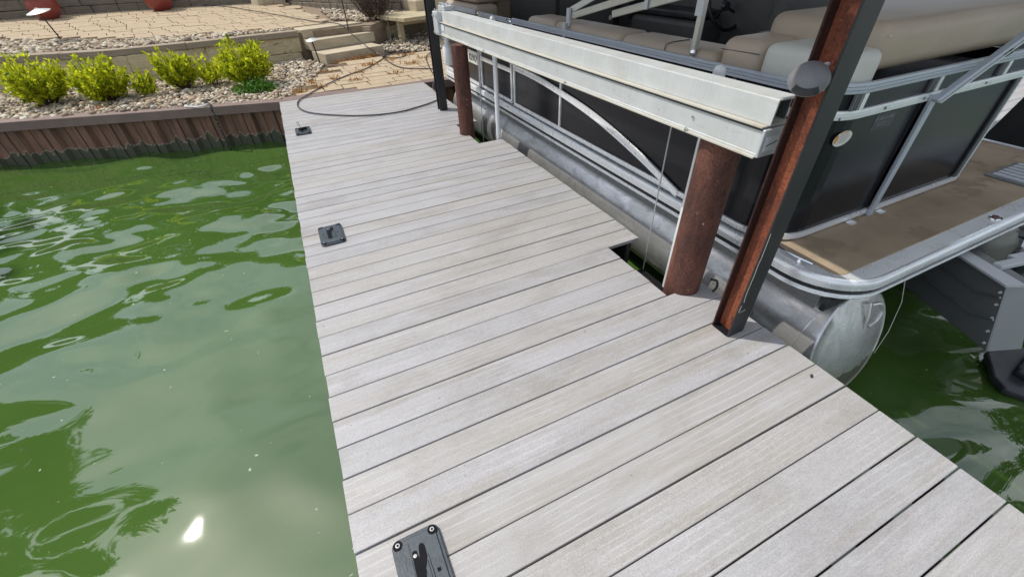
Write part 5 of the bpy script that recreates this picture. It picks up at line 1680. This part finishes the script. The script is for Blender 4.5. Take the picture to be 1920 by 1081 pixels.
tag(fs_.build('far_shore', 'grass'), 'sunlit grassy far shore beyond the boat', kind='structure')
fw = thing('far_seawall', (22, 5.9, -0.6), 'dark brown far seawall along the opposite shore', 'seawall')
MB().sweep([(14.2, 6.15), (21.0, 6.55), (24.5, 4.75), (34, -2.05), (60, -14.1)], [(0.0, -1.4), (0.10, -1.4), (0.10, -0.04), (0.0, -0.04)]).build('wall_face', 'cap', fw)
MB().sweep([(14.2, 6.15), (21.0, 6.55), (24.5, 4.75), (34, -2.05), (60, -14.1)], [(-0.15, -0.035), (0.16, -0.035), (0.16, 0.06), (-0.15, 0.06)]).build('wall_cap', 'cap', fw)
fl = thing('floating_dock', (19.5, 3.0, -0.5), 'small white floating dock far off by the opposite seawall', 'dock')
for k in range(6):
    MB().box((18.0 + 0.62 * k, 2.2, -0.45), (18.58 + 0.62 * k, 3.6, -0.30)).build('deck_panel', 'white', fl, bevel=0.02, seg=1)

# ------------------------------------------------------------------ hose, chain, hook, debris
hose = thing('garden_hose', (1.0, 3.0, 0.01), 'long black hose looped over dock, pavers and steps', 'hose')
HA = [(-1.30, 11.9, 0.73), (-0.69, 11.2, 0.70), (-0.10, 9.9, 0.66), (0.473, 8.9, 0.60), (1.10, 7.72, 0.535), (1.46, 7.26, 0.515), (1.60, 7.05, 0.43), (1.64, 6.72, 0.358), (1.753, 6.52, 0.24), (1.82, 6.26, 0.172), (1.95, 6.20, 0.07), (2.068, 5.93, 0.02), (2.226, 5.69, 0.02), (2.414, 5.75, 0.02), (2.495, 6.05, 0.02), (2.363, 6.25, 0.02), (2.099, 5.98, 0.03)]
HB = [(2.055, 5.875, 0.02), (1.562, 5.051, 0.02), (1.114, 4.592, 0.02), (0.705, 4.071, 0.02), (0.382, 3.561, 0.018), (0.254, 3.306, 0.015), (0.227, 3.009, 0.014), (0.293, 2.705, 0.014), (0.458, 2.464, 0.014), (0.757, 2.199, 0.014), (1.064, 2.036, 0.014), (1.398, 1.991, 0.014), (1.716, 2.105, 0.014), (1.943, 2.235, 0.014), (2.12, 2.42, 0.014), (2.13, 2.9, 0.014), (2.3, 3.4, 0.016)]
HC = [(2.03, 5.761, 0.02), (2.40, 6.70, 0.14), (2.62, 7.0, 0.17), (2.9, 7.2, 0.17), (3.2, 7.2, 0.16), (3.5, 6.7, 0.12)]
HD = [(2.006, 5.65, 0.02), (2.054, 4.843, 0.02), (2.215, 4.515, 0.02), (2.55, 4.23, 0.02), (2.424, 3.82, 0.02), (2.58, 4.645, 0.02), (2.814, 5.529, 0.02), (3.2, 6.0, 0.03)]
for h_ in (HA, HB, HC, HD):
    MB().tube(smooth_path(h_, 7), 0.009, 8).build('hose_length', 'hose', hose, smooth=True)
MB().tube([(2.02, 5.86, 0.025), (2.075, 5.94, 0.03), (2.12, 6.02, 0.035)], 0.020, 8).build('hose_coupling', 'insert', hose, smooth=True)
ch = thing('mooring_chain', (-0.9, 3.75, 0.0), 'dark chain hanging from the cap over the seawall', 'chain')
cpath = smooth_path([(-1.0, 3.98, 0.02), (-0.93, 3.88, 0.03), (-0.89, 3.78, 0.022), (-0.88, 3.655, 0.012), (-0.875, 3.628, -0.06), (-0.87, 3.60, -0.25), (-0.865, 3.60, -0.45), (-0.86, 3.60, -0.62)], 8)
tot = 0
pr_ = cpath[0]
k = 0
for p in cpath[1:]:
    tot += (p - pr_).length
    if tot > 0.038:
        d = (p - pr_).normalized() if (p - pr_).length > 1e-6 else Vector((0, 0, -1))
        x = d.orthogonal().normalized()
        y = d.cross(x)
        sdir = x if k % 2 else y
        MB().tube([p + d * 0.026 * math.cos(a) + sdir * 0.014 * math.sin(a) for a in [2 * math.pi * i / 12 for i in range(13)]], 0.0062, 5, cap=False).build('chain_link', 'insert', ch, smooth=True)
        k += 1
        tot = 0
    pr_ = p
hk = MB().tube(smooth_path([(-1.22, 3.90, 0.016), (-1.13, 3.83, 0.016), (-1.05, 3.76, 0.02), (-0.98, 3.76, 0.02), (-0.93, 3.83, 0.022)]), 0.011, 8).build('white_hook', 'white', None, smooth=True)
tag(hk, 'white hook lying on the seawall cap beside the chain', 'hook')
# dark crumb on a board, as in the photograph
db = place('leaf_scrap', chunk_mesh('leaf_scrap', 'insert', 0.25, 0.2, 91), None, (2.05, -3.22, 0.005), 0.6, (0.018, 0.010, 0.006))
tag(db, 'tiny dark leaf scrap near the dock edge by the pontoon', 'leaf')
